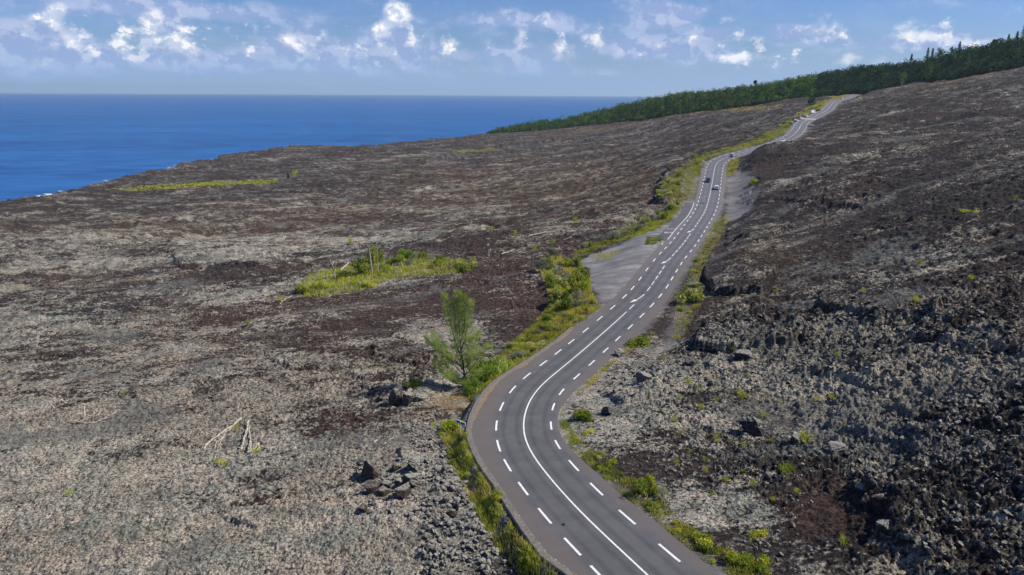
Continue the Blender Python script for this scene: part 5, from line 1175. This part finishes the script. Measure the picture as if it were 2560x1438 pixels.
road_car(1794, 473, M_cw, 'white hatchback driving away in the right lane of the near straight', True, 'hatch', 2.0)
road_car(1769, 454, M_cd, 'dark blue hatchback coming towards the viewer in the left lane', False, 'hatch', -1.75)
road_car(1827, 391.5, M_cs, 'silver car at the far curve beside the grassy lava bank', True, 'hatch', 1.8)
road_car(1956, 355, M_cg, 'pale car with a light roof on the road between the far curve and the crossing', False, 'saloon', 1.5)
for px, py, m_, k_, lb, rot in [(1979, 311, M_cw, 'suv', 'nearest white car in the parked row, on the bay by the yellow scrub', 0), (1991, 304, M_cw, 'saloon', 'second white car of the parked row', .1), (2003, 299, M_cw, 'suv', 'third white car of the parked row, below the white sign', .5), (2016, 293, M_cw, 'saloon', 'white car parked just beyond the crossing', .2), (2031, 284, M_cw, 'van', 'white van parked beyond the crossing', .5), (2046, 278, M_cd, 'saloon', 'dark car parked farthest up the row', .3),
                                (2027, 317, M_cw, 'hatch', 'white car half hidden in scrub right of the road', 1.2), (2105, 248, M_cw, 'suv', 'white car parked by the top stretch of road near the wood', .2)]:
    x, y, z = at(px, py); s_, o_, _ = road_coord(np.array([x]), np.array([y])); xa, ya, _z = road_pt(s_, np.array([0.])); xb, yb, _z = road_pt(s_ + 1, np.array([0.]))
    h = np.array([xb[0] - xa[0], yb[0] - ya[0]]); c, s = math.cos(rot), math.sin(rot); h = (h[0] * c + h[1] * s, -h[0] * s + h[1] * c)
    car(x, y, z + .12, h, m_, lb, k_)

# ------------------------------------------------------------------ people on the lava
def skinmesh(name, verts, edges, rads, mat, parent):
    me = bpy.data.meshes.new(name); me.from_pydata(verts, edges, []); o = bpy.data.objects.new(name, me); link(o, parent); md = o.modifiers.new('skin', 'SKIN')
    for i, r in enumerate(rads): me.skin_vertices[0].data[i].radius = (r, r)
    me.skin_vertices[0].data[0].use_root = True; md.use_smooth_shade = True; sb_ = o.modifiers.new('sub', 'SUBSURF'); sb_.levels = 1; sb_.render_levels = 1; me.materials.append(mat); return o


M_skin = plain('skin', (.45, .27, .19), .6, .3)
def person(px, py, top, trouser, hair, label, rz, stride=.2, arm=.2):
    x, y, z = at(px, py); root = empty('person', (x, y, z), rz); tag(root, label, 'person')
    V = [(0, 0, .95), (0, 0, 1.2), (0, 0, 1.42), (0, .01, 1.53), (0, .02, 1.62), (0, .03, 1.72), (.19, 0, 1.40), (.26, .02, 1.12), (.27, arm, .90), (-.19, 0, 1.40), (-.26, 0, 1.12), (-.27, -arm * .5 + .1, .88), (.10, 0, .9), (.11, stride * .5, .5), (.11, stride * .6, .08), (.11, stride * .6 + .16, .03), (-.10, 0, .9), (-.11, -stride * .4, .5), (-.11, -stride, .08), (-.11, -stride + .16, .03), (.27, arm + .08, .84), (-.27, -arm * .5 + .16, .82)]
    E_ = [(0, 1), (1, 2), (2, 3), (3, 4), (4, 5), (2, 6), (6, 7), (7, 8), (8, 20), (2, 9), (9, 10), (10, 11), (11, 21), (0, 12), (12, 13), (13, 14), (14, 15), (0, 16), (16, 17), (17, 18), (18, 19)]
    r = [.15, .13, .14, .055, .095, .08, .07, .045, .035, .07, .045, .035, .09, .065, .045, .04, .09, .065, .045, .04, .03, .03]
    skinmesh('body', V, E_, r, M_skin, root)
    skinmesh('shirt', [(0, 0, .93), (0, 0, 1.2), (0, 0, 1.42), (.2, 0, 1.41), (.26, .01, 1.2), (-.2, 0, 1.41), (-.26, 0, 1.2)], [(0, 1), (1, 2), (2, 3), (3, 4), (2, 5), (5, 6)], [.175, .155, .16, .085, .07, .085, .07], top, root)
    skinmesh('trousers', [(0, 0, .93), (.1, 0, .85), (.11, stride * .5, .5), (-.1, 0, .85), (-.11, -stride * .4, .5)], [(0, 1), (1, 2), (0, 3), (3, 4)], [.165, .12, .09, .12, .09], trouser, root)
    mb = MB(); V2 = IV2 * (.105, .115, .09); V2[:, 2] = np.maximum(V2[:, 2], -.03); mb.add(V2 + (0, 0, 1.73), IF2); mb.build('hair', hair, root, smooth=True)


M_tw1 = plain('white_cloth', (.75, .75, .76), .8, .2); M_trd = plain('dull_red_cloth', (.35, .10, .11), .8, .2); M_tcr = plain('cream_cloth', (.62, .56, .42), .8, .2); M_tnv = plain('dark_cloth', (.04, .045, .07), .8, .2); M_tor = plain('orange_cloth', (.60, .20, .12), .8, .2); M_hair = plain('dark_hair', (.03, .02, .015), .7, .3)
person(2120, 303, M_tw1, M_trd, M_hair, 'person in a white top and red shorts standing on the lava right of the crossing', .6)
person(2104, 304, M_tw1, M_tnv, M_hair, 'person in a white top on the lava between the other walkers', -.5)
person(2097, 310, M_tcr, M_tcr, M_hair, 'person in cream clothes nearest to the road on the lava', .2)
person(2093, 310, M_tnv, M_tw1, M_hair, 'person in a dark top and pale shorts beside the one in cream', 1.8)
person(2269, 257, M_tor, M_tor, M_hair, 'person in orange far up the dark slope', .9)
person(2172, 281, M_tw1, M_tnv, M_hair, 'person in white walking higher on the slope', -1.)

# ------------------------------------------------------------------ the wood behind the lava
def ytree(u): return np.interp(u, tr[:, 0], tr[:, 1])
def tree_leaves(c, r, h, n, leaf, tshift):  # lumpy crowns: c (m,3) foot, returns leaf points
    P_, T = [], []
    for (x, y, z), rr, hh in zip(c, r, h):
        k_ = 5; lc = rng.uniform(-.55, .55, (k_, 3)) * (rr, rr, hh * .7) + (x, y, z + hh * .52); lr = rr * rng.uniform(.4, .65, k_); per = n // k_; tt = rng.uniform(-.1, .75) + tshift
        q = rng.standard_normal((k_, per, 3)); q /= np.linalg.norm(q, axis=2)[..., None]; q[..., 2] = q[..., 2] * 1.1; q = q * lr[:, None, None] + lc[:, None]
        P_.append(q.reshape(-1, 3)); T.append(np.repeat(tt + rng.uniform(-.2, .25, k_), per) + rng.uniform(-.08, .08, k_ * per))
    P_ = np.concatenate(P_); T = np.clip(np.concatenate(T), 0, 1); return leaves(P_, leaf * rng.uniform(.7, 1.4, len(P_)), tint=T, up=.6, elong=1.3)


nT = 7200; uu = rng.uniform(-.055, 1.15, nT * 2)
yb = ytree(uu); keepp = rng.random(nT * 2) < (yb / 1400) ** .2; uu = uu[keepp][:nT]; yb = ytree(uu); dd = rng.random(len(uu)) ** 1.25 * 104 - 1.5 - 12 * np.clip(vnoise(uu * 900, uu * 0, 40, 62), 0, 1) * (rng.random(len(uu)) < .5)
wl = sstep(-.055, .0, uu); dd = dd * (.15 + .85 * wl); Y = yb + dd; X = uu * Y; zt = height(X, Y, detail=False)
hT = rng.uniform(5.5, 12, len(uu)) * (.4 + .6 * wl) * (1 + .3 * vnoise(X, Y, 28, 61)) * np.where(dd < 8, np.clip(.35 + (dd + 14) / 35, .3, 1), 1.); rT = hT * rng.uniform(.34, .5, len(uu))
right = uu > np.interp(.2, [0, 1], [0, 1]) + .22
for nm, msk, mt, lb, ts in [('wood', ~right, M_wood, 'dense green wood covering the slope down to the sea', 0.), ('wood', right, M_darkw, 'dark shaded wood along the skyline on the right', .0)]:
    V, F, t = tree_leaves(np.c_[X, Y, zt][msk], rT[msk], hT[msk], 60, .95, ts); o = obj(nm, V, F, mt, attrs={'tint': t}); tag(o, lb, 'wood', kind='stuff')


def tree(px, py, hpx, kind, label, group=None, name='tree', mat=None, dy=0.):
    u, s = ray(px, py); 
    if dy: Y = float(ytree(u)) + dy; x, y = u * Y, Y; z = float(HC + s * Y)
    else: x, y, z = at(px, py)
    um = math.hypot(x, y) / FPX; H_ = hpx * um; root = empty(name, (x, y, z)); tag(root, label, 'tree', group); mb = MB(); 
    mb.tube([(0, 0, -4 if dy else -.3), (.1, 0, H_ * .5), (0, .1, H_ * (.97 if kind == 'c' else .7))], [.28, .18, .05], 6); mb.build('trunk', M_pale if kind == 'p' else M_bark, root)
    if kind == 'c':                         # thin, ragged upright crown
        n = 420; t = rng.random(n) ** .8; rr = H_ * .17 * (1 - t) ** .5 * rng.random(n) + .1; a = rng.random(n) * 6.28; tier = np.round(t * 9) / 9; P_ = np.c_[rr * np.cos(a), rr * np.sin(a), H_ * (.12 + .9 * (t * .4 + tier * .6)) + rr * .5]; V, F, ti = leaves(P_, .55, elong=2.4, up=.2)
    else:
        V, F, ti = tree_leaves([(0, 0, 0)], [H_ * .36], [H_], 380, .85, .05)
    obj('crown', V, F, mat or M_darkw, root, attrs={'tint': ti})


for px, top, bot, kind, lb in [(2554, 74, 108, 'c', 'tallest thin casuarina on the skyline at the right edge'), (2539, 88, 110, 'c', 'thin casuarina just left of the tallest skyline one'), (2518, 94, 114, 'c', 'slight leafless-looking tree on the skyline near the right edge'), (2493, 90, 116, 'p', 'round-headed tree standing above the skyline'),
                               (2483, 100, 118, 'p', 'low round tree left of the round-headed one'), (2396, 112, 134, 'c', 'ragged casuarina alone on the middle of the skyline'), (2378, 122, 136, 'c', 'small casuarina left of the ragged one'), (2347, 126, 146, 'p', 'dark bushy treetop on the skyline'), (2329, 128, 148, 'c', 'right one of the paired thin casuarinas on the skyline'), (2317, 127, 150, 'c', 'left one of the paired thin casuarinas on the skyline'), (2277, 140, 156, 'c', 'tiny bare tree on the skyline above the road end')]:
    tree(px, bot, bot - top, kind, lb, dy=92., name='casuarina_tree' if kind == 'c' else 'tree')
for px, py, h, kind, lb, mt in [(2320, 206, 40, 'c', 'pale casuarina standing in front of the dark wood', M_mid), (2413, 192, 44, 'c', 'slim pale green tree before the wood, right of the first pale casuarina', M_mid), (2540, 168, 34, 'c', 'pale tree in front of the wood near the right edge', M_mid), (2254, 216, 26, 'p', 'light green rounded tree at the foot of the wood near the road end', M_mid), (2425, 190, 22, 'p', 'light bushy tree at the foot of the wood in the right part', M_mid),
                                (2205, 222, 24, 'p', 'green tree at the wood edge just right of the road end', M_mid), (2150, 230, 26, 'p', 'dark tree where the road enters the wood', M_darkw), (2029, 262, 24, 'p', 'dark tree standing alone left of the upper road', M_darkw), (1965, 246, 26, 'p', 'yellow-green tree at the edge of the wood', M_mid), (1993, 246, 22, 'p', 'bright tree beside the yellow-green one', M_mid), (1970, 222, 14, 'p', 'treetop rising above the ridge left of the dark wood', M_darkw), (1888, 218, 14, 'p', 'dark round treetop on the ridge line', M_darkw), (721, 448, 12, 'c', 'tiny lone tree on the coastal lava right of the yellow strip', M_mid)]:
    tree(px, py, h, kind, lb, mat=mt, name='casuarina_tree' if kind == 'c' else 'tree')

# ------------------------------------------------------------------ air
HAZE = 1.0
M_haze = bpy.data.materials.new('haze_air'); M_haze.use_nodes = True; nt = M_haze.node_tree; nt.nodes.clear()
pv = nt.nodes.new('ShaderNodeVolumePrincipled'); pv.inputs['Color'].default_value = (.70, .88, 1, 1); pv.inputs['Density'].default_value = 4.4e-5; pv.inputs['Anisotropy'].default_value = .2
out = nt.nodes.new('ShaderNodeOutputMaterial'); nt.links.new(pv.outputs[0], out.inputs['Volume'])
if HAZE:
    mb = MB(); mb.box((0, 0, (-11 + 260) / 2), (66000, 66000, 271)); o = mb.build('haze', M_haze); tag(o, 'thin blue air over sea and land', kind='stuff')
print('objects', len(bpy.data.objects), 'grid', NR, NU)
